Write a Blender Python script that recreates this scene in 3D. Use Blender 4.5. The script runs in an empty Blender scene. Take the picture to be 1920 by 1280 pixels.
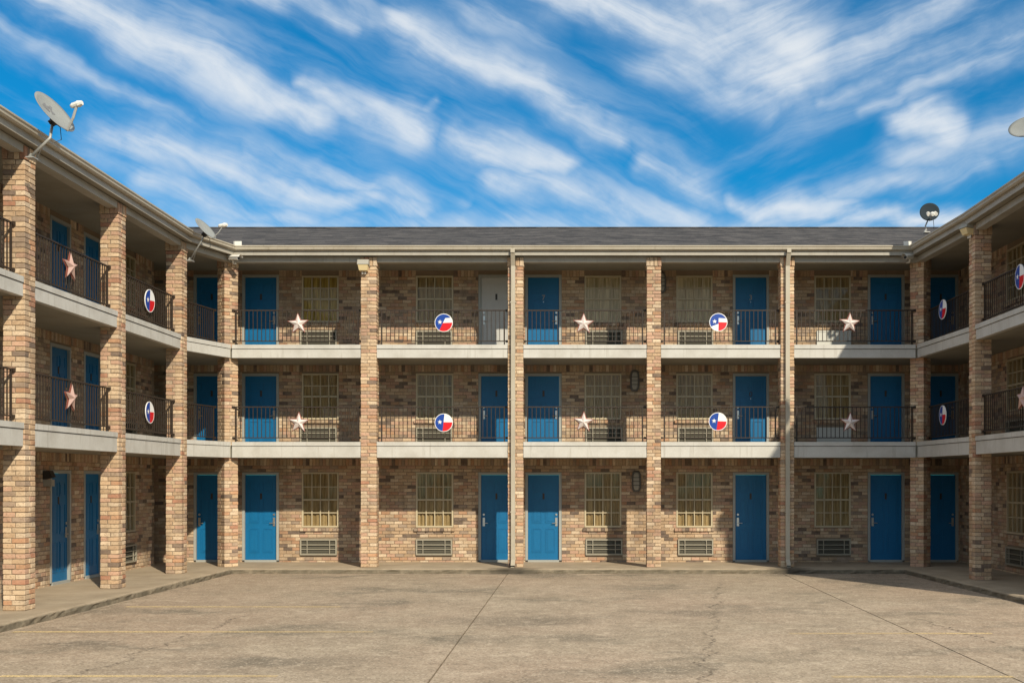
import bpy, math, random
from mathutils import Vector, Matrix
random.seed(7)
R = random.Random(11)
sc = bpy.context.scene
COL = sc.collection

# ------------------------------------------------------------------ camera
F = 2070.0                      # focal length in photo pixels (1920 wide)
VX, VY, CZ = 1080.0, 900.0, 2.46
cam_d = bpy.data.cameras.new('camera')
cam = bpy.data.objects.new('camera', cam_d); COL.objects.link(cam)
cam.location = (0, 0, CZ); cam.rotation_euler = (math.radians(90), 0, 0)
cam_d.sensor_width = 36.0; cam_d.lens = 36.0 * F / 1920.0
cam_d.shift_x = -(VX - 960) / 1920.0; cam_d.shift_y = (VY - 640) / 1920.0
cam_d.clip_start = 0.1; cam_d.clip_end = 3000
sc.camera = cam

# ------------------------------------------------------------------ sun
LIGHT = Vector((-0.534, 1.0, -0.78)).normalized()      # direction the light travels
sun_d = bpy.data.lights.new('sun', 'SUN'); sun = bpy.data.objects.new('sun', sun_d); COL.objects.link(sun)
sun_d.energy = 3.8; sun_d.angle = math.radians(0.9); sun_d.color = (1.0, 0.90, 0.72)
sun.location = (12, -15, 25); sun.rotation_euler = LIGHT.to_track_quat('-Z', 'Y').to_euler()

# ------------------------------------------------------------------ view
vs = sc.view_settings
vs.view_transform = 'Standard'; vs.look = 'None'; vs.exposure = 0.42; vs.gamma = 1.0; vs.use_curve_mapping = False
sc.cycles.max_bounces = 5; sc.cycles.diffuse_bounces = 3; sc.cycles.glossy_bounces = 2; sc.cycles.transmission_bounces = 2; sc.cycles.transparent_max_bounces = 6
sc.cycles.caustics_reflective = False; sc.cycles.caustics_refractive = False

# ------------------------------------------------------------------ world
W = bpy.data.worlds.new('World'); sc.world = W; W.use_nodes = True
nt = W.node_tree; nt.nodes.clear()
SKY_STRENGTH = 0.145
W.cycles.sampling_method = 'NONE'

class NB:
    """tiny node-building helper"""
    def __init__(s, nt): s.nt = nt
    def new(s, t, **k):
        n = s.nt.nodes.new(t)
        for a, b in k.items(): setattr(n, a, b)
        return n
    def put(s, sock, v):
        if v is None: return
        if hasattr(v, 'is_linked') or hasattr(v, 'links'): s.nt.links.new(v, sock)
        else: sock.default_value = v
    def m(s, op, a, b=None, c=None, clamp=False):
        n = s.new('ShaderNodeMath', operation=op, use_clamp=clamp)
        for i, v in enumerate((a, b, c)): 
            if v is not None: s.put(n.inputs[i], v)
        return n.outputs[0]
    def v(s, op, a, b=None):
        n = s.new('ShaderNodeVectorMath', operation=op)
        s.put(n.inputs[0], a)
        if b is not None:
            if op == 'SCALE': s.put(n.inputs['Scale'], b)
            else: s.put(n.inputs[1], b)
        return n.outputs['Value'] if op in ('DOT_PRODUCT', 'LENGTH', 'DISTANCE') else n.outputs[0]
    def xyz(s, a, b, c):
        n = s.new('ShaderNodeCombineXYZ')
        for i, q in enumerate((a, b, c)): s.put(n.inputs[i], q)
        return n.outputs[0]
    def sep(s, a):
        n = s.new('ShaderNodeSeparateXYZ'); s.put(n.inputs[0], a); return n.outputs
    def noise(s, vec, scale=5, detail=4, rough=0.55, dist=0.0, out=0):
        n = s.new('ShaderNodeTexNoise')
        if vec is not None: s.put(n.inputs['Vector'], vec)
        n.inputs['Scale'].default_value = scale; n.inputs['Detail'].default_value = detail
        n.inputs['Roughness'].default_value = rough; n.inputs['Distortion'].default_value = dist
        return n.outputs[out]
    def ss(s, v, lo, hi, a=0.0, b=1.0):
        n = s.new('ShaderNodeMapRange', interpolation_type='SMOOTHSTEP')
        s.put(n.inputs['Value'], v)
        for k, q in (('From Min', lo), ('From Max', hi), ('To Min', a), ('To Max', b)): s.put(n.inputs[k], q)
        return n.outputs[0]
    def mix(s, f, a, b, blend='MIX'):
        n = s.new('ShaderNodeMix', data_type='RGBA', blend_type=blend)
        s.put(n.inputs['Factor'], f)
        s.put(n.inputs[6], a if not isinstance(a, tuple) else (*a, 1)[:4]); s.put(n.inputs[7], b if not isinstance(b, tuple) else (*b, 1)[:4])
        return n.outputs[2]
    def ramp(s, f, stops):
        n = s.new('ShaderNodeValToRGB'); s.put(n.inputs[0], f)
        e = n.color_ramp.elements
        while len(e) < len(stops): e.new(0.5)
        for i, (p, c) in enumerate(stops): e[i].position = p; e[i].color = (*c, 1)
        return n.outputs[0]

nb = NB(nt)
tc = nb.new('ShaderNodeTexCoord')
sky = nb.new('ShaderNodeTexSky', sky_type='NISHITA')
sky.sun_disc = False
sky.sun_elevation = math.asin(-LIGHT.z); sky.sun_rotation = math.atan2(-LIGHT.x, -LIGHT.y)
sky.air_density = 1.0; sky.dust_density = 0.3; sky.ozone_density = 2.5; sky.altitude = 200
skyc = nb.mix(1.0, sky.outputs[0], (0.02, 0.42, 0.60), 'MULTIPLY')
d = tc.outputs['Generated']
sx, sy, sz = nb.sep(d)
# cirrus: positions are directions of the sky (tangent-plane coordinates about north = +Y)
yy = nb.m('MAXIMUM', sy, 0.05)
pu = nb.m('MULTIPLY_ADD', nb.m('DIVIDE', sx, yy), 2.07, 1.08)
pv = nb.m('MULTIPLY_ADD', nb.m('DIVIDE', sz, yy), -2.07, 0.90)
P0 = nb.xyz(pu, pv, 0.0)
wn = nb.noise(P0, 6.0, 3, 0.55, out=1)
P = nb.v('ADD', P0, nb.v('SCALE', nb.v('SUBTRACT', wn, (0.5, 0.5, 0.5)), 0.085))
PS = nb.v('ADD', P0, nb.v('SCALE', nb.v('SUBTRACT', wn, (0.5, 0.5, 0.5)), 0.045))
STROKES = [  # cirrus bands: (weight, [(x, y, half width), ...])
 (1.00, [(.06, -.04, .040), (.20, .03, .050), (.33, .09, .055), (.41, .135, .045), (.50, .185, .036), (.60, .205, .028)]),
 (.42, [(-.02, .05, .020), (.10, .105, .018), (.24, .175, .018), (.36, .225, .020)]),
 (1.05, [(.57, .150, .016), (.66, .195, .030), (.74, .230, .042), (.775, .255, .036)]),
 (.55, [(.76, .225, .018), (.815, .190, .008)]),
 (.90, [(.17, .262, .032), (.25, .262, .045), (.36, .285, .045), (.50, .335, .032), (.62, .375, .022), (.80, .400, .016)]),
 (.62, [(.27, .34, .026), (.42, .385, .026), (.58, .405, .020)]),
 (.60, [(.45, .285, .026), (.58, .32, .022), (.70, .365, .020), (.88, .392, .014)]),
 (.80, [(.43, -.02, .030), (.56, .000, .030), (.66, .045, .022)]),
 (.50, [(.66, .02, .045), (.74, .045, .030)]),
 (.95, [(.74, .030, .030), (.80, .075, .036), (.90, .115, .038), (.98, .150, .034), (1.04, .195, .032), (1.10, .240, .034), (1.15, .268, .020)]),
 (.45, [(.90, .02, .050), (1.02, .04, .040)]),
 (.55, [(1.14, .235, .022), (1.22, .285, .022), (1.30, .325, .026)]),
 (.95, [(.86, .255, .034), (.93, .285, .042), (1.00, .300, .038), (1.05, .315, .030)]),
 (.82, [(.93, .345, .026), (1.05, .360, .034), (1.18, .390, .034), (1.30, .415, .030)]),
 (.72, [(1.20, .300, .020), (1.30, .345, .036), (1.34, .385, .028)]),
 (1.05, [(1.00, -.03, .030), (1.14, .005, .045), (1.26, .045, .062), (1.38, .090, .080), (1.47, .155, .068)]),
 (1.05, [(1.28, -.02, .050), (1.42, .035, .085), (1.50, .110, .080)]),
 (.85, [(1.24, .115, .045), (1.34, .165, .042), (1.45, .205, .034)]),
 (.80, [(1.50, .150, .045), (1.60, .100, .050), (1.72, .035, .040), (1.80, -.02, .030)]),
 (.70, [(1.54, .185, .022), (1.68, .130, .028), (1.82, .075, .032), (1.96, .020, .030)]),
 (.50, [(1.70, .165, .020), (1.84, .115, .026), (1.96, .085, .030)]),
 (1.15, [(1.69, .225, .022), (1.745, .225, .044), (1.785, .245, .036)]),
 (.45, [(1.62, .205, .012), (1.68, .190, .014), (1.72, .175, .008)]),
 (.55, [(1.68, .285, .024), (1.80, .290, .036), (1.92, .250, .050)]),
 (.60, [(1.55, .365, .022), (1.70, .330, .026), (1.85, .305, .030)]),
 (1.10, [(1.37, .385, .020), (1.42, .405, .022), (1.50, .395, .030), (1.58, .400, .028), (1.66, .410, .022), (1.78, .410, .020)]),
 (.62, [(.30, .425, .030), (.80, .425, .024), (1.20, .430, .030), (1.80, .425, .030)])]
tot = None
for w, pts in STROKES:
    for (x0, y0, w0), (x1, y1, w1) in zip(pts, pts[1:]):
        dx, dy = x1 - x0, y1 - y0; L2 = dx * dx + dy * dy
        t_ = nb.m('SUBTRACT', nb.v('DOT_PRODUCT', P, (dx / L2, dy / L2, 0)), (x0 * dx + y0 * dy) / L2, clamp=True)
        cpt = nb.v('ADD', nb.v('SCALE', nb.xyz(dx, dy, 0.0), t_), (x0, y0, 0))
        dd = nb.m('DIVIDE', nb.v('DISTANCE', P, cpt), nb.m('MULTIPLY_ADD', t_, w1 - w0, w0))
        g = nb.m('MULTIPLY', nb.m('POWER', 0.42, nb.m('POWER', dd, 1.7)), w)
        tot = g if tot is None else nb.m('MAXIMUM', tot, g)
def streak(th, off):
    c, s_ = math.cos(math.radians(th)), math.sin(math.radians(th))
    v = nb.xyz(nb.v('DOT_PRODUCT', PS, (c * 3.2, s_ * 3.2, 0)), nb.v('DOT_PRODUCT', PS, (-s_ * 17, c * 17, 0)), off)
    return nb.noise(v, 1.0, 6, 0.60, 0.35)
st = nb.m('ADD', nb.m('MULTIPLY', streak(27, 0.3), nb.ss(pu, 1.15, 1.5, 1, 0)), nb.m('MULTIPLY', streak(-22, 7.1), nb.ss(pu, 1.15, 1.5, 0, 1)))
puff = nb.noise(PS, 5.5, 6, 0.62)
tex = nb.m('ADD', nb.m('MULTIPLY', st, 0.58), nb.m('MULTIPLY', puff, 0.44))
dens = nb.m('MULTIPLY', tot, nb.ss(tex, 0.32, 0.72, 0.42, 1.55))
haze = nb.m('MULTIPLY', nb.ss(st, 0.40, 0.72), 0.26)
low = nb.ss(sz, -0.02, 0.05)
def sky_bg(od):
    alpha = nb.m('SUBTRACT', 1.0, nb.m('POWER', 0.36, od))
    cloudc = nb.mix(nb.m('POWER', alpha, 1.3), (2.2, 3.1, 4.1), (4.55, 4.65, 4.7))
    bg = nb.new('ShaderNodeBackground'); bg.inputs['Strength'].default_value = SKY_STRENGTH
    nt.links.new(nb.mix(nb.m('MULTIPLY', alpha, low), skyc, cloudc), bg.inputs['Color'])
    return bg.outputs[0]
# the cirrus described stroke by stroke towards the north, noise cirrus over the unseen rest, its cover raised to whiten the fill light
b_north = sky_bg(nb.m('ADD', nb.m('MULTIPLY', nb.m('POWER', dens, 1.2), 1.3), haze))
b_rest = sky_bg(nb.ss(nb.noise(nb.v('MULTIPLY', d, (3.2, 1.5, 4.5)), 1.6, 3, 0.6, 0.8), 0.26, 0.60, 0.3, 2.0))
north = nb.m('MULTIPLY', nb.ss(sy, 0.70, 0.80), nb.ss(sz, 0.42, 0.50, 1, 0))
mxs = nb.new('ShaderNodeMixShader')
nt.links.new(north, mxs.inputs[0]); nt.links.new(b_rest, mxs.inputs[1]); nt.links.new(b_north, mxs.inputs[2])
wo = nb.new('ShaderNodeOutputWorld'); nt.links.new(mxs.outputs[0], wo.inputs['Surface'])

# ------------------------------------------------------------------ materials
def mat(name, color=None, rough=0.7, metal=0.0, fn=None, spec=0.4):
    m = bpy.data.materials.new(name); m.use_nodes = True
    b = m.node_tree.nodes['Principled BSDF']
    b.inputs['Roughness'].default_value = rough; b.inputs['Metallic'].default_value = metal
    b.inputs['Specular IOR Level'].default_value = spec
    if color is not None: b.inputs['Base Color'].default_value = (*color, 1)
    m.diffuse_color = (*(color or (.5, .5, .5)), 1)
    if fn: fn(NB(m.node_tree), b)
    return m

def bump(n, b, h, strength=0.4, dist=0.01):
    bp = n.new('ShaderNodeBump'); bp.inputs['Strength'].default_value = strength; bp.inputs['Distance'].default_value = dist
    n.put(bp.inputs['Height'], h); n.put(b.inputs['Normal'], bp.outputs[0])

def pos(n):
    return n.new('ShaderNodeNewGeometry').outputs['Position']

def weathered(color, amount=0.25, scale=2.5, streaks=True, fine=40, dark=(0.45, 0.40, 0.33)):
    def fn(n, b):
        p = pos(n)
        f1 = n.ss(n.noise(p, scale, 6, 0.62), 0.35, 0.75)
        if streaks:
            f2 = n.ss(n.noise(n.v('MULTIPLY', p, (6, 6, 0.5)), 1.6, 5, 0.6), 0.48, 0.78)
            f1 = n.m('MAXIMUM', n.m('MULTIPLY', f1, 0.7), f2)
        f3 = n.noise(p, fine, 4, 0.6)
        c = n.mix(n.m('MULTIPLY', f1, amount), (*color, 1), (color[0] * dark[0], color[1] * dark[1], color[2] * dark[2], 1))
        c = n.mix(n.ss(f3, 0.3, 0.7, 0.0, 0.14), c, (color[0] * .5, color[1] * .48, color[2] * .45, 1))
        n.put(b.inputs['Base Color'], c)
        bump(n, b, f3, 0.25, 0.004)
    return fn

def brick_fn(mode):
    def fn(n, b):
        if mode == 'object':
            oi = n.new('ShaderNodeObjectInfo'); base = oi.outputs['Color']
        else:
            at = n.new('ShaderNodeAttribute', attribute_name='tint'); base = at.outputs['Color']
        p = pos(n)
        n1 = n.noise(p, 9, 2, 0.65); n2 = n.noise(n.v('MULTIPLY', p, (1, 1, 1.6)), 24, 4, 0.7); n3 = n.noise(p, 130, 1, 0.6)
        c = n.mix(n.ss(n1, 0.3, 0.7, 0.0, 0.35), base, n.mix(0.5, base, (0.62, 0.46, 0.30, 1)))
        c = n.mix(n.ss(n2, 0.50, 0.68, 0.0, 0.66), c, n.mix(0.85, c, (0.17, 0.10, 0.065, 1)))
        c = n.mix(n.ss(n3, 0.35, 0.7, 0.0, 0.18), c, (0.10, 0.07, 0.05, 1))
        n4 = n.noise(n.v('MULTIPLY', p, (1.6, 1.6, .35)), 1.2, 3, .6)      # weather streaks across many bricks
        c = n.mix(n.ss(n4, .46, .72, 0, .42), c, (0.12, 0.088, 0.062, 1))
        n.put(b.inputs['Base Color'], c)
        bump(n, b, n2, 0.6, 0.006)
    return fn

M = {}
M['brick'] = mat('brick', rough=0.9, fn=brick_fn('object'), spec=.2)
M['brick_mass'] = mat('brick_mass', rough=0.9, fn=brick_fn('attr'), spec=.2)
M['mortar'] = mat('mortar', (0.27, 0.21, 0.15), 0.95, fn=weathered((0.27, 0.21, 0.15), 0.3, 3), spec=.1)
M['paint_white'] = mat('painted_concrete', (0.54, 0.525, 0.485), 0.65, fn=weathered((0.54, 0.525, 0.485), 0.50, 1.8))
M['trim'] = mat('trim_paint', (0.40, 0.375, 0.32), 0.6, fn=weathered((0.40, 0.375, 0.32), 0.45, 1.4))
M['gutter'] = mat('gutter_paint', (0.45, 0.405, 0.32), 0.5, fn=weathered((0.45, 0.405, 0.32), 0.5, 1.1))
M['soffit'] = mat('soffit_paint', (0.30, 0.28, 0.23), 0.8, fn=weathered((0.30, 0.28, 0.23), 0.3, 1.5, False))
M['deck'] = mat('deck_concrete', (0.40, 0.37, 0.31), 0.85, fn=weathered((0.40, 0.37, 0.31), 0.4, 1.2, False))
M['iron'] = mat('railing_iron', (0.036, 0.025, 0.018), 0.55, spec=.3)
M['door_blue'] = mat('door_blue', (0.003, 0.135, 0.315), 0.45, fn=weathered((0.003, 0.135, 0.315), 0.5, 1.6, True, 30, (.75, .72, .70)))
M['door_white'] = mat('door_white', (0.56, 0.55, 0.52), 0.5, fn=weathered((0.56, 0.55, 0.52), 0.15, 1.5))
M['frame'] = mat('door_frame_paint', (0.36, 0.37, 0.345), 0.55, fn=weathered((0.36, 0.37, 0.345), 0.2, 2))
M['alu'] = mat('window_frame_tan', (0.50, 0.425, 0.285), 0.45, 0.0)
M['metal'] = mat('brushed_metal', (0.55, 0.54, 0.50), 0.35, 0.9)
M['dark_metal'] = mat('dark_bronze', (0.05, 0.045, 0.04), 0.5, 0.4)
M['ac'] = mat('ac_grille_paint', (0.34, 0.31, 0.24), 0.5, fn=weathered((0.34, 0.31, 0.24), 0.25, 3))
M['louvre'] = mat('ac_louvre_paint', (0.15, 0.138, 0.105), 0.6)
M['ac_dark'] = mat('ac_dark', (0.045, 0.042, 0.036), 0.8)
M['ac_panel'] = mat('ac_white_panel', (0.62, 0.62, 0.57), 0.6, fn=weathered((0.62, 0.62, 0.57), 0.15, 3))
def curtain_fn(color):
    def fn(n, b):
        p = pos(n)
        c = n.mix(n.ss(n.noise(n.v('MULTIPLY', p, (9, 9, .6)), 2.2, 3, .5), .3, .7), (*color, 1), (color[0] * .55, color[1] * .53, color[2] * .48, 1))
        n.put(b.inputs['Base Color'], c)
    return fn
M['curtain_tan'] = mat('curtain_tan', rough=.95, fn=curtain_fn((0.52, 0.43, 0.285)), spec=.1)
M['curtain_gold'] = mat('curtain_gold', rough=.95, fn=curtain_fn((0.66, 0.53, 0.20)), spec=.1)
M['blind'] = mat('blind_pale', rough=.9, fn=curtain_fn((0.80, 0.74, 0.60)), spec=.1)
def glass_fn(n, b):
    out = [q for q in n.nt.nodes if q.type == 'OUTPUT_MATERIAL'][0]
    tr = n.new('ShaderNodeBsdfTransparent'); tr.inputs[0].default_value = (0.96, 0.93, 0.86, 1)
    gl = n.new('ShaderNodeBsdfGlossy'); gl.inputs['Roughness'].default_value = 0.04; gl.inputs[0].default_value = (1, 1, 1, 1)
    fr = n.new('ShaderNodeFresnel'); fr.inputs['IOR'].default_value = 1.5
    mx = n.new('ShaderNodeMixShader'); n.put(mx.inputs[0], n.m('MULTIPLY', fr.outputs[0], 0.30))
    n.put(mx.inputs[1], tr.outputs[0]); n.put(mx.inputs[2], gl.outputs[0]); n.put(out.inputs['Surface'], mx.outputs[0])
M['glass'] = mat('window_glass', fn=glass_fn)
def shingle_fn(n, b):
    p = pos(n); x, y, z = n.sep(p)
    row = n.m('MULTIPLY', z, 26.0)
    fr = n.m('FRACT', row)
    v = n.xyz(n.m('MULTIPLY', n.m('ADD', x, y), 3.2), n.m('FLOOR', row), 0.0)
    wnz = n.new('ShaderNodeTexWhiteNoise', noise_dimensions='2D')
    n.put(wnz.inputs['Vector'], n.xyz(n.m('FLOOR', n.m('MULTIPLY', n.m('ADD', x, n.m('MULTIPLY', n.m('FLOOR', row), .37)), 3.0)), n.m('FLOOR', row), 0.0))
    c = n.ramp(wnz.outputs[0], [(0, (0.030, 0.030, 0.033)), (0.5, (0.060, 0.058, 0.060)), (1, (0.115, 0.105, 0.10))])
    c = n.mix(n.ss(n.noise(n.v('MULTIPLY', p, (1, 1, 5)), 1.1, 6, .65), .35, .7, 0, .6), c, (0.105, 0.098, 0.096, 1))
    c = n.mix(n.ss(n.noise(n.v('MULTIPLY', p, (.9, 1, 11)), 1.3, 5, .7), .45, .62, 0, .75), c, (0.024, 0.024, 0.027, 1))
    c = n.mix(n.ss(fr, 0.0, 0.25, .6, 0), c, (0.015, 0.015, 0.016, 1))
    n.put(b.inputs['Base Color'], c)
    bump(n, b, n.m('ADD', fr, wnz.outputs[0]), 0.5, 0.02)
M['shingle'] = mat('shingles', rough=.95, fn=shingle_fn, spec=.2)
def concrete_fn(n, b):
    p = pos(n); x, y, z = n.sep(p)
    wv = n.v('ADD', p, n.v('SCALE', n.v('SUBTRACT', n.noise(p, 0.8, 2, .6, out=1), (.5, .5, .5)), 1.6))
    big = n.noise(n.v('MULTIPLY', wv, (1, .8, 1)), 0.16, 6, 0.6)
    mid = n.noise(wv, 0.85, 7, 0.72)
    c = n.ramp(mid, [(.25, (0.245, 0.196, 0.138)), (.5, (0.365, 0.295, 0.212)), (.75, (0.480, 0.395, 0.292))])
    c = n.mix(n.ss(big, .36, .66, 0, .75), c, n.ramp(mid, [(.25, (0.305, 0.222, 0.156)), (.75, (0.480, 0.355, 0.258))]))
    st = n.ss(n.noise(n.v('MULTIPLY', wv, (.8, 1.3, 1)), 0.42, 4, .58), .50, .70)
    c = n.mix(n.m('MULTIPLY', st, .78), c, (0.150, 0.132, 0.098, 1))
    # darker run-off stains at the foot of the two downspouts and oil patches in the bays
    for (sx_, sy_, rx, ry, w) in ((-1.7, 28.9, 1.3, .35, .8), (5.6, 28.8, 1.0, .5, .75), (-7.6, 16.6, 1.0, .45, .75), (-.9, 19.3, 1.7, .9, .55), (2.1, 20.6, 1.3, .6, .5), (-3.9, 15.0, 1.3, .5, .4), (1.5, 15.9, .3, .25, .6)):
        q = n.v('LENGTH', n.v('MULTIPLY', n.v('SUBTRACT', wv, (sx_, sy_, 0)), (1 / rx, 1 / ry, 0)))
        c = n.mix(n.ss(q, .2, 1.25, w, 0), c, (0.130, 0.108, 0.080, 1))
    vo = n.new('ShaderNodeTexVoronoi'); n.put(vo.inputs['Vector'], p); vo.inputs['Scale'].default_value = 38
    sep = n.new('ShaderNodeSeparateColor'); n.put(sep.inputs[0], vo.outputs['Color'])
    c = n.mix(n.ss(sep.outputs[0], .62, 1.0, 0, .55), c, (0.12, 0.092, 0.066, 1))
    c = n.mix(n.ss(sep.outputs[1], .75, 1.0, 0, .5), c, (0.62, 0.52, 0.40, 1))
    fn_ = n.noise(p, 11, 5, .85, 1.6)
    c = n.mix(n.ss(fn_, .46, .64, 0, .62), c, (0.20, 0.155, 0.11, 1))
    gr = n.noise(p, 3.3, 4, .75)
    c = n.mix(n.ss(gr, .52, .68, 0, .45), c, (0.55, 0.45, 0.335, 1))
    c = n.mix(n.ss(gr, .30, .46, .42, 0), c, (0.17, 0.138, 0.10, 1))
    # wandering cracks
    crk = None
    for (x0, k, y0, y1, o) in ((-.40, .145, 12.5, 27, 0.0), (-7.0, .05, 10, 21, 9.0), (8.4, -.12, 10, 20, 5.0)):
        wob = n.m('MULTIPLY', n.m('SUBTRACT', n.noise(n.xyz(o, y, o), 1.1, 8, .75), .5), 1.5)
        dx = n.m('ABSOLUTE', n.m('SUBTRACT', x, n.m('ADD', n.m('MULTIPLY_ADD', y, k, x0), wob)))
        g = n.m('MULTIPLY', n.ss(dx, .006, .022, 1, 0), n.m('MULTIPLY', n.ss(y, y0, y0 + 1), n.ss(y, y1 - 1, y1, 1, 0)))
        g = n.m('MULTIPLY', g, n.ss(n.noise(n.xyz(o, y, 3.0), 1.7, 3), .38, .5))
        crk = g if crk is None else n.m('MAXIMUM', crk, g)
    c = n.mix(n.m('MULTIPLY', crk, .85), c, (0.05, 0.04, 0.03, 1))
    n.put(b.inputs['Base Color'], c)
    h = n.m('ADD', n.m('MULTIPLY', vo.outputs['Distance'], .6), n.m('SUBTRACT', fn_, crk))
    bump(n, b, h, 0.5, 0.01)
M['concrete'] = mat('parking_concrete', rough=.92, fn=concrete_fn, spec=.25)
def walk_fn(n, b):
    p = pos(n); x, y, z = n.sep(p)
    mid = n.noise(p, 1.2, 7, .65)
    c = n.ramp(mid, [(.25, (0.27, 0.215, 0.15)), (.55, (0.385, 0.31, 0.22)), (.8, (0.45, 0.37, 0.27))])
    low = n.m('MULTIPLY', n.ss(z, .085, .128, 1, 0), n.ss(n.noise(p, 3.2, 5, .7), .25, .6, .5, 1))
    c = n.mix(n.m('MULTIPLY', low, .92), c, (0.115, 0.098, 0.070, 1))
    c = n.mix(n.ss(n.noise(p, 45, 4, .7), .5, .75, 0, .5), c, (0.15, 0.12, 0.085, 1))
    for (sx_, w) in ((-1.68, .85), (5.68, .8)):
        q = n.v('LENGTH', n.v('MULTIPLY', n.v('SUBTRACT', n.v('ADD', p, n.v('SCALE', n.noise(p, 2.5, 4, .6, out=1), .5)), (sx_ + .25, 29.35, 0)), (1 / .75, 1 / .45, 0)))
        c = n.mix(n.ss(q, .2, 1.2, w, 0), c, (0.05, 0.043, 0.033, 1))
    n.put(b.inputs['Base Color'], c); bump(n, b, n.noise(p, 12, 6, .7), .5, .012)
M['walk'] = mat('sidewalk_concrete', rough=.92, fn=walk_fn, spec=.2)
def stripe_fn(n, b):
    p = pos(n); x, y, z = n.sep(p)
    out = [q for q in n.nt.nodes if q.type == 'OUTPUT_MATERIAL'][0]
    f = n.ss(n.noise(n.v('MULTIPLY', p, (.5, 2.2, 1)), 2.6, 8, .78), .30, .52)
    g = n.ss(n.noise(p, 30, 4, .7), .35, .60, .25, 1)
    wear = n.ss(n.m('ABSOLUTE', x), 2.5, 8.0, .5, 1.0)      # traffic has worn the middle of the lot most
    tr = n.new('ShaderNodeBsdfTransparent'); mx = n.new('ShaderNodeMixShader')
    n.put(mx.inputs[0], n.m('MULTIPLY', n.m('MULTIPLY', f, g), wear)); n.put(mx.inputs[1], tr.outputs[0]); n.put(mx.inputs[2], b.outputs[0]); n.put(out.inputs['Surface'], mx.outputs[0])
M['stripe'] = mat('worn_yellow_paint', (0.74, 0.55, 0.27), .8, fn=stripe_fn)
M['joint'] = mat('joint_fill', (0.055, 0.05, 0.038), .95)
M['star_white'] = mat('star_white', (0.72, 0.63, 0.59), .38, 0.1)
M['star_pink'] = mat('star_pinkish', (0.50, 0.33, 0.28), .4, 0.1)  # pinker, darker tone for the wing stars
M['star_red'] = mat('star_rust_red', (0.26, 0.085, 0.06), .5)
M['sign_white'] = mat('sign_white', (0.80, 0.79, 0.77), .4)
M['sign_blue'] = mat('sign_blue', (0.012, 0.055, 0.30), .35)
M['sign_red'] = mat('sign_red', (0.62, 0.010, 0.016), .35)
M['dish'] = mat('dish_grey', (0.25, 0.26, 0.25), .5, fn=weathered((0.25, 0.26, 0.25), .25, 3, False))
M['dish_shaded'] = mat('dish_shaded_grey', (0.030, 0.040, 0.048), .9, spec=.1)  # shade on this dish is put into its colour as a darker grey
M['galv'] = mat('galvanised', (0.36, 0.36, 0.34), .5, .3)
M['black'] = mat('black_plastic', (0.02, 0.02, 0.02), .5)
M['emblem'] = mat('emblem_grey', (0.16, 0.16, 0.165), .6)
M['lamp_base'] = mat('lamp_base_bronze', (0.11, 0.10, 0.085), .5)
M['lamp_lens'] = mat('lamp_lens_yellowed', (0.72, 0.58, 0.32), .35)
M['lamp_grey'] = mat('lamp_housing', (0.33, 0.31, 0.26), .55)
M['white_plastic'] = mat('white_plastic', (0.70, 0.68, 0.62), .45)

# ------------------------------------------------------------------ mesh helpers
def mesh(name, verts, faces, m=None, smooth=False):
    me = bpy.data.meshes.new(name); me.from_pydata([tuple(v) for v in verts], [], faces); me.update()
    for q in (m if isinstance(m, (list, tuple)) else [m]):
        if q: me.materials.append(M[q])
    if smooth: me.polygons.foreach_set('use_smooth', [True] * len(me.polygons))
    return me
class MB:
    def __init__(s): s.v = []; s.f = []; s.t = []
    def add(s, vs_, fs, tint=None):
        o = len(s.v); s.v += [tuple(q) for q in vs_]; s.f += [tuple(i + o for i in f) for f in fs]
        if tint is not None: s.t += [tint] * len(fs)
        return s
    def box(s, x0, x1, y0, y1, z0, z1, tint=None):
        return s.add([(x0, y0, z0), (x1, y0, z0), (x1, y1, z0), (x0, y1, z0), (x0, y0, z1), (x1, y0, z1), (x1, y1, z1), (x0, y1, z1)],
              [(0, 3, 2, 1), (4, 5, 6, 7), (0, 1, 5, 4), (1, 2, 6, 5), (2, 3, 7, 6), (3, 0, 4, 7)], tint)
    def tube(s, pts, r, n=8, caps=True):
        pts = [Vector(p) for p in pts]; rings = []
        for i, p in enumerate(pts):
            t = (pts[min(i + 1, len(pts) - 1)] - pts[max(i - 1, 0)]).normalized()
            a = t.orthogonal().normalized() if i == 0 else (rings_a - t * rings_a.dot(t)).normalized()
            rings_a = a; b = t.cross(a)
            rr = r[i] if isinstance(r, (list, tuple)) else r
            rings.append([p + (a * math.cos(2 * math.pi * k / n) + b * math.sin(2 * math.pi * k / n)) * rr for k in range(n)])
        vs_ = [q for g in rings for q in g]; fs = []
        for i in range(len(pts) - 1):
            for k in range(n):
                fs.append((i * n + k, i * n + (k + 1) % n, (i + 1) * n + (k + 1) % n, (i + 1) * n + k))
        if caps: fs += [tuple(range(n - 1, -1, -1)), tuple((len(pts) - 1) * n + k for k in range(n))]
        return s.add(vs_, fs)
    def prism(s, poly, z0, z1):
        n = len(poly)
        return s.add([(x, y, z0) for x, y in poly] + [(x, y, z1) for x, y in poly],
                     [tuple(range(n - 1, -1, -1)), tuple(range(n, 2 * n))] + [(i, (i + 1) % n, n + (i + 1) % n, n + i) for i in range(n)])
    def mesh(s, name, m=None, smooth=False):
        me = mesh(name, s.v, s.f, m, smooth)
        if s.t:
            at = me.attributes.new('tint', 'FLOAT_COLOR', 'FACE')
            at.data.foreach_set('color', [c for t in s.t for c in (*t, 1.0)])
        return me
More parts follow.
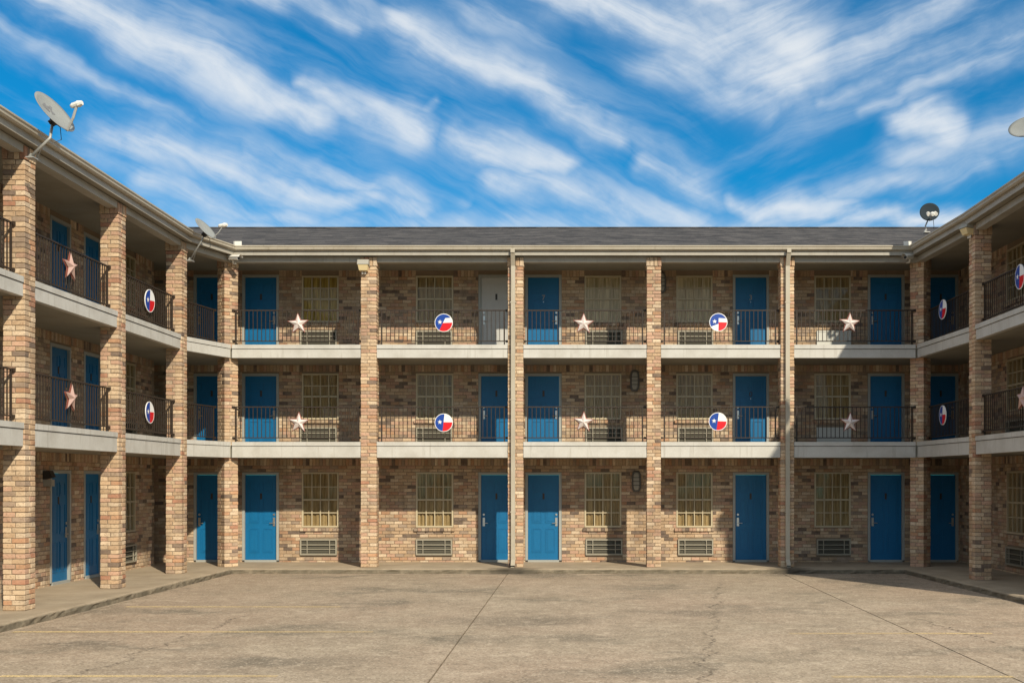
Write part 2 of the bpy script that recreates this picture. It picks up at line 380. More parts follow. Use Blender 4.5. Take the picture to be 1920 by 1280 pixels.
def chamfer_box(name, sx, sy, sz, c, m, jit=0.0, rnd=R):
    """brick: box with chamfered edges, centred on the origin"""
    vs_ = []; idx = {}
    for i in (-1, 1):
        for j in (-1, 1):
            for k in (-1, 1):
                jx, jy, jz = (rnd.uniform(-jit, jit) for _ in range(3))
                for ax in range(3):
                    q = [i * (sx / 2 - c) + jx, j * (sy / 2 - c) + jy, k * (sz / 2 - c) + jz]
                    q[ax] += (i, j, k)[ax] * c
                    idx[(i, j, k, ax)] = len(vs_); vs_.append(q)
    fs = []
    for ax in range(3):
        o = [a for a in range(3) if a != ax]
        for s_ in (-1, 1):
            ring = []
            for a, b in ((-1, -1), (1, -1), (1, 1), (-1, 1)):
                key = [0, 0, 0]; key[ax] = s_; key[o[0]] = a; key[o[1]] = b
                ring.append(idx[(*key, ax)])
            fs.append(tuple(ring) if (s_ > 0) == (ax != 1) else tuple(reversed(ring)))
    for ax in range(3):                       # edge chamfers (edges parallel to ax)
        o = [a for a in range(3) if a != ax]
        for a in (-1, 1):
            for b in (-1, 1):
                k0 = [0, 0, 0]; k1 = [0, 0, 0]
                k0[ax] = -1; k1[ax] = 1
                for k in (k0, k1): k[o[0]] = a; k[o[1]] = b
                fs.append((idx[(*k0, o[0])], idx[(*k1, o[0])], idx[(*k1, o[1])], idx[(*k0, o[1])]))
    for i in (-1, 1):
        for j in (-1, 1):
            for k in (-1, 1): fs.append(tuple(idx[(i, j, k, a)] for a in range(3)))
    me = mesh(name, vs_, fs, m); 
    import bmesh
    bm = bmesh.new(); bm.from_mesh(me); bmesh.ops.recalc_face_normals(bm, faces=bm.faces); bm.to_mesh(me); bm.free()
    return me
def obj(name, me, parent=None, loc=(0, 0, 0), rz=0.0, color=None):
    o = bpy.data.objects.new(name, me); COL.objects.link(o)
    o.location = loc
    if rz: o.rotation_euler = (0, 0, rz)
    if parent: o.parent = parent
    if color: o.color = (*color, 1)
    return o
def tag(o, label, cat=None, group=None, kind=None):
    if label: o['label'] = label
    if cat: o['category'] = cat
    if group: o['group'] = group
    if kind: o['kind'] = kind
    return o
def px(x, y, d_):
    """photo pixel + distance along +Y -> world point"""
    return Vector(((x - VX) / F * d_, d_, CZ + (VY - y) / F * d_))
def pxX(x, d_): return (x - VX) / F * d_
def pyZ(y, d_): return CZ + (VY - y) / F * d_

# ------------------------------------------------------------------ setting: parking lot, sidewalk
lot = obj('ground', MB().add([(-600, -600, -.03), (600, -600, -.03), (600, 900, -.03), (-600, 900, -.03)], [(0, 1, 2, 3)]).mesh('ground', 'joint'))
tag(lot, 'dark base sheet of the parking lot under its concrete slabs', kind='structure')
xs = [-60, -31.0, -23.7, -16.4, -9.1, -1.80, 5.45, 12.8, 20.1, 27.4, 60]; ys = [-60, -20, -8, 5.5, 17.62, 29.6, 60]
for i in range(len(xs) - 1):
    for j in range(len(ys) - 1):
        g = 0.012
        me = MB().box(xs[i] + g, xs[i + 1] - g, ys[j] + g * .5, ys[j + 1] - g * .5, -.25, 0).mesh('concrete_slab', 'concrete')
        obj('concrete_slab', me, lot)
KERB = [(-9.52, 8.0), (-9.05, 29.08), (8.64, 29.08), (8.92, 21.2)]
def kerb_ring(inset):
    return [(-9.52 - inset, 8.0), (-9.05 - inset, 29.08 + inset), (8.64 + inset, 29.08 + inset), (8.92 + inset, 21.2 + (inset if inset else 0))]
def walk_mesh():
    b = MB()
    # subdivided kerb face, slightly chipped, then the flat top
    path = []
    for i in range(3):
        a, c = Vector(KERB[i]), Vector(KERB[i + 1]); n = max(2, int((c - a).length / .16))
        for k in range(n): path.append((a.lerp(c, k / n), i))
    path.append((Vector(KERB[3]), 2))
    nrm = []
    for k, (p, i) in enumerate(path):
        t0 = (path[min(k + 1, len(path) - 1)][0] - path[max(k - 1, 0)][0]).normalized()
        nrm.append(Vector((-t0.y, t0.x)))          # towards the building
    prof = [(0.0, -.05), (0.0, 0.0), (.008, .06), (.014, .108), (.042, .126), (.09, .132)]
    vs_ = []; rr = random.Random(3)
    for (p, i), nn in zip(path, nrm):
        for k, (o, z) in enumerate(prof):
            j = rr.uniform(-.012, .022) if 0 < k < 5 else 0
            q = p + nn * (o + j); vs_.append((q.x, q.y, z + (rr.uniform(-.018, .004) if k in (3, 4) else 0)))
    n = len(prof); fs = []
    for k in range(len(path) - 1):
        for q in range(n - 1): fs.append((k * n + q, (k + 1) * n + q, (k + 1) * n + q + 1, k * n + q + 1))
    b.add(vs_, fs)
    top = [vs_[k * n + n - 1] for k in range(len(path))]
    back = [(11.4, 21.2, .132), (11.4, 31.9, .132), (-14.4, 31.9, .132), (-14.4, 8.0, .132)]
    b.add(top + back, [tuple(reversed(range(len(top) + 4)))])
    b.add([(8.92, 21.2, -.05), (11.4, 21.2, -.05), (11.4, 21.2, .132), (9.01, 21.2, .132)], [(0, 1, 2, 3)])
    return b.mesh('sidewalk', 'walk')
tag(obj('sidewalk', walk_mesh()), 'raised tan concrete sidewalk with kerb around the courtyard', kind='structure')
def stripe(px0, px1, py, h=.13):
    d_ = CZ * F / (py - VY); x0, x1 = pxX(px0, d_), pxX(px1, d_)
    me = MB().add([(x0, d_ - h / 2, .004), (x1, d_ - h / 2, .004), (x1, d_ + h / 2, .004), (x0, d_ + h / 2, .004)], [(0, 1, 2, 3)]).mesh('parking_line', 'stripe')
    obj('parking_line', me, lot)
for a in ((24, 700, 1184), (236, 640, 1137), (0, 520, 1267), (1480, 1860, 1187), (1560, 1900, 1268)): stripe(*a)

# ------------------------------------------------------------------ the motel building
ROOT = obj('motel_building', None, loc=(0, 30.5, 0)); ROOT.empty_display_size = .5
tag(ROOT, 'three-storey tan brick motel wrapping a courtyard, with blue doors and walkway railings', 'building')
def part(name, me, loc=(0, 0, 0), rz=0.0, parent=None):
    return obj(name, me, ROOT, (loc[0], loc[1] - 30.5, loc[2]), rz)
ZW = 0.132                                   # sidewalk level
FL = [ZW, 3.40, 6.02]                        # floor levels
SB = [3.07, 5.74]                            # slab undersides
ST = [3.49, 6.09]                            # slab edge cap tops
CEIL = 8.44
YF, YW = 29.57, 31.50                        # pillar faces / back wall
XLP, XLW = -9.83, -11.60                     # left wing pillars / wall
XRP, XRW = 9.31, 10.95                       # right wing pillars / wall
PATH = [(-9.83, 12.3), (-9.83, 27.75), (-9.23, 29.57), (9.11, 29.57), (9.31, 25.8), (9.31, 21.98)]

PAL = [((0.536, 0.371, 0.231), 30), ((0.621, 0.464, 0.307), 24), ((0.536, 0.334, 0.231), 18), ((0.503, 0.280, 0.161), 7), ((0.675, 0.527, 0.371), 10), ((0.374, 0.275, 0.200), 8), ((0.428, 0.205, 0.129), 3), ((0.182, 0.134, 0.107), 3)]
PALW = [((0.483, 0.339, 0.215), 26), ((0.568, 0.425, 0.286), 22), ((0.493, 0.312, 0.221), 18), ((0.450, 0.259, 0.156), 7), ((0.632, 0.500, 0.355), 10), ((0.332, 0.254, 0.193), 13), ((0.145, 0.110, 0.092), 6.5)]
def tint(pal=PAL, r=R):
    t = r.uniform(0, sum(w for _, w in pal))
    for c, w in pal:
        t -= w
        if t <= 0: break
    k = r.uniform(.86, 1.12)
    return tuple(min(1, x * k) for x in c)
_bc = {}
def brick_mesh(sx, sy, sz):
    key = (round(sx, 3), round(sy, 3), round(sz, 3))
    if key not in _bc: _bc[key] = [chamfer_box('brick', sx, sy, sz, .007, 'brick', .004) for _ in range(4)]
    return R.choice(_bc[key])

# ---- pillars: mortar core, bricks laid in a pinwheel
def pillar(cx, cy, w, dp, rz=0.0, z1=8.43):
    h = .0925; n = int((8.24 - ZW) / h); core = .016
    p = part('pillar', MB().box(-w / 2 + core, w / 2 - core, -dp / 2 + core, dp / 2 - core, 0, z1 - ZW - .004).mesh('pillar', 'mortar'), (cx, cy, ZW), rz)
    g = .011
    for k in range(n):
        z = (k + .5) * h
        fx = .56 if k % 2 == 0 else .40
        a = w * fx; t = dp * (.42 if k % 2 else .58)
        # front pair / back pair share the course; sides close it
        for (x0, x1, y0, y1) in ((-w / 2, -w / 2 + a, -dp / 2, -dp / 2 + t), (-w / 2 + a, w / 2, -dp / 2, -dp / 2 + t), (-w / 2, w / 2, -dp / 2 + t, dp / 2)):
            sx_, sy_ = x1 - x0 - g, y1 - y0 - g
            e = R.uniform(-.002, .005)
            ox = e * (0 if abs(x0 + x1) < .01 else 1 if (x0 + x1) > 0 else -1); oy = e * (1 if (y0 + y1) > 0 else -1)
            obj('brick', brick_mesh(sx_, sy_, h - g), p, ((x0 + x1) / 2 + ox, (y0 + y1) / 2 + oy, z), color=tint())
    zt = n * h + .005; hh = z1 - ZW - zt
    for k in range(4):                           # soldier bricks round the head
        x0 = -w / 2 - .012 + k * (w + .024) / 4
        obj('brick', brick_mesh((w + .024) / 4 - g, .09, hh - g), p, (x0 + (w + .024) / 8, -dp / 2 + .033, zt + hh / 2), color=tint())
        y0 = -dp / 2 + .08 + k * (dp - .08) / 4
        for s_ in (-1, 1):
            obj('brick', brick_mesh(.09, (dp - .08) / 4 - g, hh - g), p, (s_ * (w / 2 - .033), y0 + (dp - .08) / 8, zt + hh / 2), color=tint())
    return p
BACK_P = [(-5.557, .43), (-1.621, .42), (2.086, .385), (5.664, .37)]
for X, w in BACK_P: pillar(X, YF + .2, w, .40)
LEFT_P = [15.9, 19.69, 23.72, 27.52]
for Y in LEFT_P: pillar(XLP - .2, Y + .2, .40, .40)
RIGHT_P = [25.78, 22.0]
for Y in RIGHT_P: pillar(XRP + .2, Y + .2, .40, .40)
CL = (-9.42, 29.865); CR = (9.315, 29.865)
pillar(CL[0], CL[1], .405, .405, math.radians(45)); pillar(CR[0], CR[1], .405, .405, math.radians(45))

# ---- brick walls with real openings
def brick_wall(loc, rz, L, storeys, openings, pick=None, n_pick=300, extra_label=None):
    """local frame: x along the wall, -y outwards, brick faces at y = 0; openings = (x0, x1, z0, z1)"""
    core = MB(); back = .014
    for (z0, z1) in storeys:
        ops = [o for o in openings if o[2] < z1 and o[3] > z0]
        cx = sorted({0.0, L, *[o[0] for o in ops], *[o[1] for o in ops]}); cz = sorted({z0, z1, *[max(z0, o[2]) for o in ops], *[min(z1, o[3]) for o in ops]})
        for i in range(len(cx) - 1):
            for j in range(len(cz) - 1):
                mx_, mz = (cx[i] + cx[i + 1]) / 2, (cz[j] + cz[j + 1]) / 2
                if any(o[0] < mx_ < o[1] and o[2] < mz < o[3] for o in ops): continue
                core.box(cx[i], cx[i + 1], back, .16, cz[j], cz[j + 1])
    wl = part('wall', core.mesh('wall', 'mortar'), loc, rz)
    bricks = []
    g = .010
    for (z0, z1) in storeys:
        sold = .20; h0 = z1 - z0 - sold; n = round(h0 / .094); h = h0 / n
        ops = [o for o in openings if o[2] < z1 and o[3] > z0]
        rows = [(z0 + k * h, h, .245, (k % 2) * .1225 + R.uniform(-.02, .02)) for k in range(n)] + [(z1 - sold, sold, .094, 0.0)]
        for (zb, hh, bl, off) in rows:
            hit = [o for o in ops if o[2] < zb + hh - .02 and o[3] > zb + .02]
            spans = []; x = 0.0
            for o in sorted(hit):
                if o[0] > x + .01: spans.append((x, o[0]))
                x = max(x, o[1])
            if x < L: spans.append((x, L))
            for a, c in spans:
                k0 = math.floor((a - off) / bl)
                edges = [a] + [off + k * bl for k in range(k0, k0 + int((c - a) / bl) + 3) if a + .05 < off + k * bl < c - .05] + [c]
                for i in range(len(edges) - 1): bricks.append((edges[i], edges[i + 1], zb, zb + hh))
    chosen = set()
    if pick:
        sel = sorted((i for i, q in enumerate(bricks)), key=lambda i: pick(bricks[i]))
        chosen = set(sel[:n_pick])
    mass = MB()
    for i, (x0, x1, z0, z1) in enumerate(bricks):
        e = R.choice((0, 0, 0, R.uniform(-.004, .010)))
        c = tint(PALW)
        if i in chosen:
            obj('brick', brick_mesh(round((x1 - x0) * 50) / 50 - g, .05, z1 - z0 - g), wl, ((x0 + x1) / 2, .025 - e, (z0 + z1) / 2), color=c)
        else:
            z0_, z1_ = z0 + g / 2 + R.uniform(-.002, .002), z1 - g / 2 + R.uniform(-.002, .002)
            x0_, x1_ = x0 + g / 2, x1 - g / 2; ch = .005
            mass.add([(x0_ + ch, -e, z0_ + ch), (x1_ - ch, -e, z0_ + ch), (x1_ - ch, -e, z1_ - ch), (x0_ + ch, -e, z1_ - ch),
                      (x0_, ch - e, z0_), (x1_, ch - e, z0_), (x1_, ch - e, z1_), (x0_, ch - e, z1_),
                      (x0_, .03, z0_), (x1_, .03, z0_), (x1_, .03, z1_), (x0_, .03, z1_)],
                     [(0, 1, 2, 3), (4, 5, 1, 0), (5, 6, 2, 1), (6, 7, 3, 2), (7, 4, 0, 3), (8, 9, 5, 4), (9, 10, 6, 5), (10, 11, 7, 6), (11, 8, 4, 7)], c)
    o = obj('remaining_bricks', mass.mesh('remaining_bricks', 'brick_mass'), wl); o['kind'] = 'stuff'
    return wl

STOREYS = [(ZW - .05, SB[0] + .01), (FL[1] - .02, SB[1] + .01), (FL[2] - .02, CEIL + .02)]
# opening heights per floor, on the back wall plane (measured)
DOOR_Z = [(ZW + .05, pyZ(890, YW)), (FL[1], pyZ(705, YW)), (FL[2], pyZ(520, YW))]
WIN_Z = [(pyZ(988, YW), pyZ(885, YW)), (pyZ(786, YW), pyZ(700, YW)), (pyZ(604, YW), pyZ(517, YW))]
AC_Z = [(pyZ(1040, YW), pyZ(1010, YW)), (pyZ(801, YW) - .46, pyZ(801, YW)), (pyZ(620, YW) - .46, pyZ(620, YW))]
FRW = .075                                    # door frame width

# ---- door, window and grille builders (local frame: x right, -y outwards, z = 0 at bottom, x = 0 centre)
NUMS = {}
def door(loc, rz, w, h, hinge, m='door_blue', label=None, num=None):
    dpt = .055
    me = MB().box(-w / 2, w / 2, dpt, dpt + .045, .012, h).mesh('door', m)
    o = part('door', me, loc, rz)
    if label: o['label'] = label
    f = MB()
    f.box(-w / 2 - FRW, -w / 2 - .003, -.008, .14, 0, h + FRW); f.box(w / 2 + .003, w / 2 + FRW, -.008, .14, 0, h + FRW)
    f.box(-w / 2 - .003, w / 2 + .003, -.008, .14, h + .003, h + FRW)
    obj('frame', f.mesh('frame', 'frame' if m == 'door_blue' else 'frame'), o)
    obj('threshold', MB().box(-w / 2 - .003, w / 2 + .003, -.02, .12, -.05, .010).mesh('threshold', 'frame'), o)
    # raised panel mouldings: three rows of two
    def panel(x0, x1, z0, z1):
        b = MB(); t = .020; p = .012
        b.box(x0, x1, dpt - p, dpt + .002, z0, z0 + t); b.box(x0, x1, dpt - p, dpt + .002, z1 - t, z1)
        b.box(x0, x0 + t, dpt - p, dpt + .002, z0 + t, z1 - t); b.box(x1 - t, x1, dpt - p, dpt + .002, z0 + t, z1 - t)
        b.box(x0 + t + .03, x1 - t - .03, dpt - .008, dpt + .001, z0 + t + .03, z1 - t - .03)
        obj('door_panel', b.mesh('door_panel', m), o)
    for s_ in (-1, 1):
        x0, x1 = (-.37 * w, -.06 * w) if s_ < 0 else (.06 * w, .37 * w)
        for a, c in ((.09, .37), (.44, .72), (.79, .92)): panel(x0, x1, a * h, c * h)
    lx = (w / 2 - .075) * (1 if hinge == 'L' else -1)
    lk = obj('lock_plate', MB().box(lx - .032, lx + .032, dpt - .018, dpt, .40 * h, .40 * h + .24).mesh('lock_plate', 'metal'), o)
    sgn = -1 if hinge == 'L' else 1
    obj('lever_handle', MB().tube([(lx, dpt, .40 * h + .09), (lx, dpt - .06, .40 * h + .09), (lx + sgn * .12, dpt - .06, .40 * h + .085)], .011, 6).mesh('lever_handle', 'metal'), o)
    obj('deadbolt', MB().tube([(lx, dpt, .40 * h + .33), (lx, dpt - .025, .40 * h + .33)], .030, 10).mesh('deadbolt', 'metal'), o)
    nz = .715 * h
    if num is None or num == 'plate':
        obj('number_plate', MB().box(-.028, .028, dpt - .010, dpt, nz, nz + .17).mesh('number_plate', 'dark_metal'), o)
    else:
        cu = bpy.data.curves.new('room_number', 'FONT'); cu.body = num; cu.size = .20; cu.extrude = .005; cu.align_x = 'CENTER'
        t = bpy.data.objects.new('tmp', cu); COL.objects.link(t)
        me = bpy.data.meshes.new_from_object(t.evaluated_get(bpy.context.evaluated_depsgraph_get())); bpy.data.objects.remove(t)
        me.materials.clear(); me.materials.append(M['lamp_grey' if num != '0' else 'dark_metal']); me.name = 'room_number'
        k = obj('room_number', me, o, (0, dpt - .008, nz)); k.rotation_euler = (math.radians(90), 0, 0)
        obj('peephole', MB().tube([(0, dpt, nz - .06), (0, dpt - .01, nz - .06)], .012, 8).mesh('peephole', 'metal'), o)
    return o
def curtain_mesh(w, h, m, pleats, seed):
    r = random.Random(seed); n = 64; b = MB(); vs_ = []
    ph = r.uniform(0, 6)
    for i in range(n + 1):
        x = -w / 2 + w * i / n; t = i / n
        y = 0 if pleats == 0 else .022 * math.sin(t * pleats * 6.283 + ph + .8 * math.sin(t * 9 + ph)) + .008 * math.sin(t * pleats * 14 + ph)
        vs_ += [(x, y, 0), (x, y * .6, h)]
    fs = [(2 * i, 2 * i + 2, 2 * i + 3, 2 * i + 1) for i in range(n)]
    return mesh('curtain', vs_, fs, m, True)
def window(loc, rz, w, h, cur='curtain_tan', pleats=7, seed=0, sill=True, label=None):
    b = MB(); t = .045
    b.box(-w / 2, w / 2, -.012, .09, 0, t); b.box(-w / 2, w / 2, -.012, .09, h - t, h)
    b.box(-w / 2, -w / 2 + t, -.012, .09, t, h - t); b.box(w / 2 - t, w / 2, -.012, .09, t, h - t)
    o = part('window', b.mesh('window', 'alu'), loc, rz)
    if label: o['label'] = label
    iw, ih = w - 2 * t, h - 2 * t; mw = .026
    obj('meeting_rail', MB().box(-iw / 2, iw / 2, .004, .062, h / 2 - .024, h / 2 + .024).mesh('meeting_rail', 'alu'), o)
    mv = MB().box(-mw / 2, mw / 2, .004, .055, t, h - t).mesh('muntin', 'alu')
    for k in (1, 2, 3): obj('muntin', mv, o, (-iw / 2 + iw * k / 4, 0, 0))
    mh = MB().box(-iw / 2, iw / 2, .006, .053, -mw / 2, mw / 2).mesh('muntin', 'alu')
    for k in (.25, .75): obj('muntin', mh, o, (0, 0, t + ih * k))
    pw, ph = iw / 4, ih / 4
    pm = MB().box(-pw / 2 + .004, pw / 2 - .004, .030, .036, -ph / 2 + .004, ph / 2 - .004).mesh('pane', 'glass')
    r = random.Random(seed + 5)
    for i in range(4):
        for j in range(4):
            q = obj('pane', pm, o, (-iw / 2 + (i + .5) * pw, 0, t + (j + .5) * ph))
            q.rotation_euler = (r.uniform(-.006, .006), 0, r.uniform(-.006, .006))
    obj('curtain', curtain_mesh(iw + .06, ih + .06, cur, pleats, seed), o, (0, .085, t - .03))
    obj('dark_backing', MB().box(-w / 2 - .1, w / 2 + .1, .24, .26, -.1, h + .1).mesh('dark_backing', 'ac_dark'), o)  # flat dark sheet behind the curtain, standing in for the unlit room
    if sill:
        s_ = MB(); nb_ = 11; r = random.Random(seed)
        for k in range(nb_):
            x0 = -w / 2 - .05 + k * (w + .10) / nb_
            e = r.uniform(-.006, .006)
            s_.add([(x0 + .005, -.055 + e, -.105), (x0 + (w + .10) / nb_ - .005, -.055 + e, -.105), (x0 + (w + .10) / nb_ - .005, .08, -.105), (x0 + .005, .08, -.105),
                    (x0 + .005, -.055 + e, -.030), (x0 + (w + .10) / nb_ - .005, -.055 + e, -.030), (x0 + (w + .10) / nb_ - .005, .08, -.004), (x0 + .005, .08, -.004)],
                   [(0, 3, 2, 1), (4, 5, 6, 7), (0, 1, 5, 4), (1, 2, 6, 5), (2, 3, 7, 6), (3, 0, 4, 7)], tint(PALW, r))
        obj('sill', s_.mesh('sill', 'brick_mass'), o)
    return o
def grille(loc, rz, w, h, panel=False, label=None):
    b = MB(); t = .04
    b.box(-w / 2, w / 2, -.05, .10, 0, t); b.box(-w / 2, w / 2, -.05, .10, h - t, h)
    b.box(-w / 2, -w / 2 + t, -.05, .10, t, h - t); b.box(w / 2 - t, w / 2, -.05, .10, t, h - t)
    o = part('air_conditioner', b.mesh('air_conditioner', 'ac_panel' if panel else 'ac'), loc, rz)
    if label: o['label'] = label
    if panel:
        obj('cover_panel', MB().box(-w / 2 + t, w / 2 - t, -.038, -.01, t, h - t).mesh('cover_panel', 'ac_panel'), o)
        return o
    obj('grille_back', MB().box(-w / 2 + .01, w / 2 - .01, .06, .09, .01, h - .01).mesh('grille_back', 'ac_dark'), o)
    iw, ih = w - 2 * t, h - 2 * t
    n = 9; s_ = MB().add([(-iw / 2, -.030, -.012), (iw / 2, -.030, -.012), (iw / 2, .004, .010), (-iw / 2, .004, .010), (-iw / 2, -.030, -.006), (iw / 2, -.030, -.006), (iw / 2, .004, .016), (-iw / 2, .004, .016)],
             [(0, 3, 2, 1), (4, 5, 6, 7), (0, 1, 5, 4), (2, 3, 7, 6)]).mesh('louvre', 'louvre')
    for k in range(n): obj('louvre', s_, o, (0, 0.012, t + (k + .5) * ih / n))
    hb = MB().box(-iw / 2, iw / 2, -.046, -.030, -.009, .009).mesh('grille_bar', 'ac')
    for k in (1, 2): obj('grille_bar', hb, o, (0, 0, t + ih * k / 3))
    vb = MB().box(-.010, .010, -.050, -.026, t, h - t).mesh('grille_bar', 'ac')
    for s2 in (-1, 1): obj('grille_bar', vb, o, (s2 * iw * .33, 0, 0))
    return o

# ---- openings of the back wall
XB0, XB1 = -14.0, XRW + .02
opens = []
BAYS = [  # (door x0, x1, hinge side of knob, window x0, x1, grille x0, x1) in photo pixels
 (459, 518, 'L', 566, 635, 563, 632), (902, 959, 'R', 780, 850, 780, 848), (990, 1048, 'L', 1096, 1165, 1098, 1167), (1379, 1437, 'R', 1268, 1336, 1271, 1337), (1632, 1691, 'R', 1527, 1595, 1531, 1595)]
sideW = []
CURT = {(2, 0): ('curtain_gold', 5), (2, 1): ('curtain_tan', 3), (2, 2): ('blind', 0), (2, 3): ('blind', 0), (2, 4): ('curtain_tan', 4)}
NUM = {(2, 2): '7', (2, 3): '3', (1, 3): '0'}
todo = []
for f in range(3):
    for i, (d0, d1, hg, w0, w1, g0, g1) in enumerate(BAYS):
        x0, x1 = pxX(d0, YW), pxX(d1, YW); z0, z1 = DOOR_Z[f]
        opens.append((x0 - FRW - XB0, x1 + FRW - XB0, z0 - .04, z1 + FRW)); todo.append(('door', f, i, x0, x1, z0, z1, hg))
        x0, x1 = pxX(w0, YW), pxX(w1, YW); z0, z1 = WIN_Z[f]
        opens.append((x0 - XB0, x1 - XB0, z0, z1)); todo.append(('win', f, i, x0, x1, z0, z1))
        x0, x1 = pxX(g0, YW), pxX(g1, YW); z0, z1 = AC_Z[f]
        opens.append((x0 - XB0, x1 - XB0, z0, z1)); todo.append(('ac', f, i, x0, x1, z0, z1))
    for (d0, d1, hg) in ((368, 424, 'R'), (1738, 1792, 'L')):
        x0, x1 = pxX(d0, YW), pxX(d1, YW); z0, z1 = DOOR_Z[f]
        opens.append((x0 - FRW - XB0, x1 + FRW - XB0, z0 - .04, z1 + FRW)); todo.append(('door', f, 9, x0, x1, z0, z1, hg))
ranked = lambda b: (0 if (b[2] < 2.9 and (b[1] - b[0]) > .23 and b[3] - b[2] < .15) else 1, abs((b[0] + b[1]) / 2 + XB0 + 3.4) + .8 * abs((b[2] + b[3]) / 2 - 1.0))
brick_wall((XB0, YW, 0), 0, XB1 - XB0, STOREYS, opens, ranked)
for t in todo:
    kind, f, i, x0, x1, z0, z1 = t[:7]; cx = (x0 + x1) / 2; w = x1 - x0; h = z1 - z0
    if kind == 'door':
        white = (f == 2 and i == 1)
        door((cx, YW, z0), 0, w, h, t[7], 'door_white' if white else 'door_blue', 'off-white door on the top floor' if white else None, NUM.get((f, i)))
    elif kind == 'win':
        c, p = CURT.get((f, i), ('curtain_tan', 7 + (i * 3 + f) % 4))
        window((cx, YW, z0), 0, w, h, c, p, f * 10 + i)
    else: grille((cx, YW, z0), 0, w, h, panel=(i == 4 and f > 0))

# ---- left wing wall (faces +X; local x = +Y) and right wing wall (faces -X; local x = -Y)
def wing(xw, y0, L, rz, sgn, doors, wins, pick):
    ops = []; items = []
    for f in range(3):
        for a, c, hg in doors:
            z0, z1 = DOOR_Z[f]
            u0, u1 = ((a - y0), (c - y0)) if sgn > 0 else ((y0 - c), (y0 - a))
            ops.append((u0 - FRW, u1 + FRW, z0 - .04, z1 + FRW)); items.append(('d', f, (a + c) / 2, c - a, z0, z1, hg))
        for a, c in wins:
            z0, z1 = WIN_Z[f]; u0, u1 = ((a - y0), (c - y0)) if sgn > 0 else ((y0 - c), (y0 - a))
            ops.append((u0, u1, z0, z1)); items.append(('w', f, (a + c) / 2, c - a, z0, z1))
            z0, z1 = AC_Z[f]; ops.append((u0, u1, z0, z1)); items.append(('a', f, (a + c) / 2, c - a, z0, z1))
    brick_wall((xw, y0, 0), rz, L, STOREYS, ops, pick)
    for it in items:
        k, f, yc, w, z0, z1 = it[:6]
        if k == 'd': door((xw, yc, z0), rz, w, z1 - z0, it[6])
        elif k == 'w': window((xw, yc, z0), rz, w, z1 - z0, 'curtain_tan', 6, int(yc * 10) + f)
        else: grille((xw, yc, z0), rz, w, z1 - z0)
HALF = math.pi / 2
wing(XLW, 12.3, 30.36 - 12.3, HALF, 1, [(24.43, 25.28, 'L'), (26.10, 26.95, 'L'), (17.3, 18.15, 'L'), (18.9, 19.75, 'L')], [(27.95, 29.05), (20.7, 21.8)],
     lambda b: (0 if (b[2] < 2.9 and (b[1] - b[0]) > .23 and b[3] - b[2] < .15 and b[0] + 12.3 > 23.5) else 1, b[0] + .6 * abs(b[2] - 1.0)))
wing(XRW, YW, YW - 21.98, -HALF, -1, [(22.6, 23.45, 'L')], [(26.85, 28.05)],
     lambda b: (0 if (b[2] < 2.9 and (b[1] - b[0]) > .23 and b[3] - b[2] < .15 and 26 < YW - b[0] < 29) else 1, -b[0] + .6 * abs(b[2] - 1.0)))
# returns of the wings: end wall of the left wing towards the passage, its far closure and the near gable wall of the right wing
brick_wall((-11.6, 30.36, 0), math.pi, 2.4, STOREYS, [])
brick_wall((-14.0, 30.2, 0), HALF, 1.4, STOREYS, [])
brick_wall((XRP + .06, 22.1, 0), 0, 11.6, [(ZW - .05, CEIL + .02)], [])

# ---- walkway decks, slab edges and ceiling
def offs(path, o):
    """offset a polyline to its right-hand side by o (courtyard side)"""
    out = []
    P_ = [Vector(p) for p in path]
    for i, p in enumerate(P_):
        ns = []
        if i > 0: t = (P_[i] - P_[i - 1]).normalized(); ns.append(Vector((t.y, -t.x)))
        if i < len(P_) - 1: t = (P_[i + 1] - P_[i]).normalized(); ns.append(Vector((t.y, -t.x)))
        if len(ns) == 2: m_ = (ns[0] + ns[1]).normalized(); q = p + m_ * (o / max(.3, m_.dot(ns[0])))
        else: q = p + ns[0] * o
        out.append((q.x, q.y))
    return out
def deck_poly(o): return offs(PATH, o) + [(XRW + .05, 21.98), (XRW + .05, YW + .06), (-13.95, YW + .06), (-13.95, 30.33), (XLW - .05, 30.33), (XLW - .05, 12.3)]
for k in range(2):
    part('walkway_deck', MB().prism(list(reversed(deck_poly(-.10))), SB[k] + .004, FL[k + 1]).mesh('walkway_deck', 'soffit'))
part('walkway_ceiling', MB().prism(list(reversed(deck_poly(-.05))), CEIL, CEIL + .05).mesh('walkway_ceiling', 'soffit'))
def along(p0, p1, o0, o1, z0, z1, b):
    """box along the segment p0-p1, from offset o0 to o1 (right-hand positive)"""
    a, c = Vector(p0), Vector(p1); t = (c - a).normalized(); n = Vector((t.y, -t.x))
    q = [a + n * o0, c + n * o0, c + n * o1, a + n * o1]
    b.add([(v.x, v.y, z0) for v in q] + [(v.x, v.y, z1) for v in q], [(0, 1, 2, 3), (7, 6, 5, 4), (0, 4, 5, 1), (1, 5, 6, 2), (2, 6, 7, 3), (3, 7, 4, 0)])
    return b
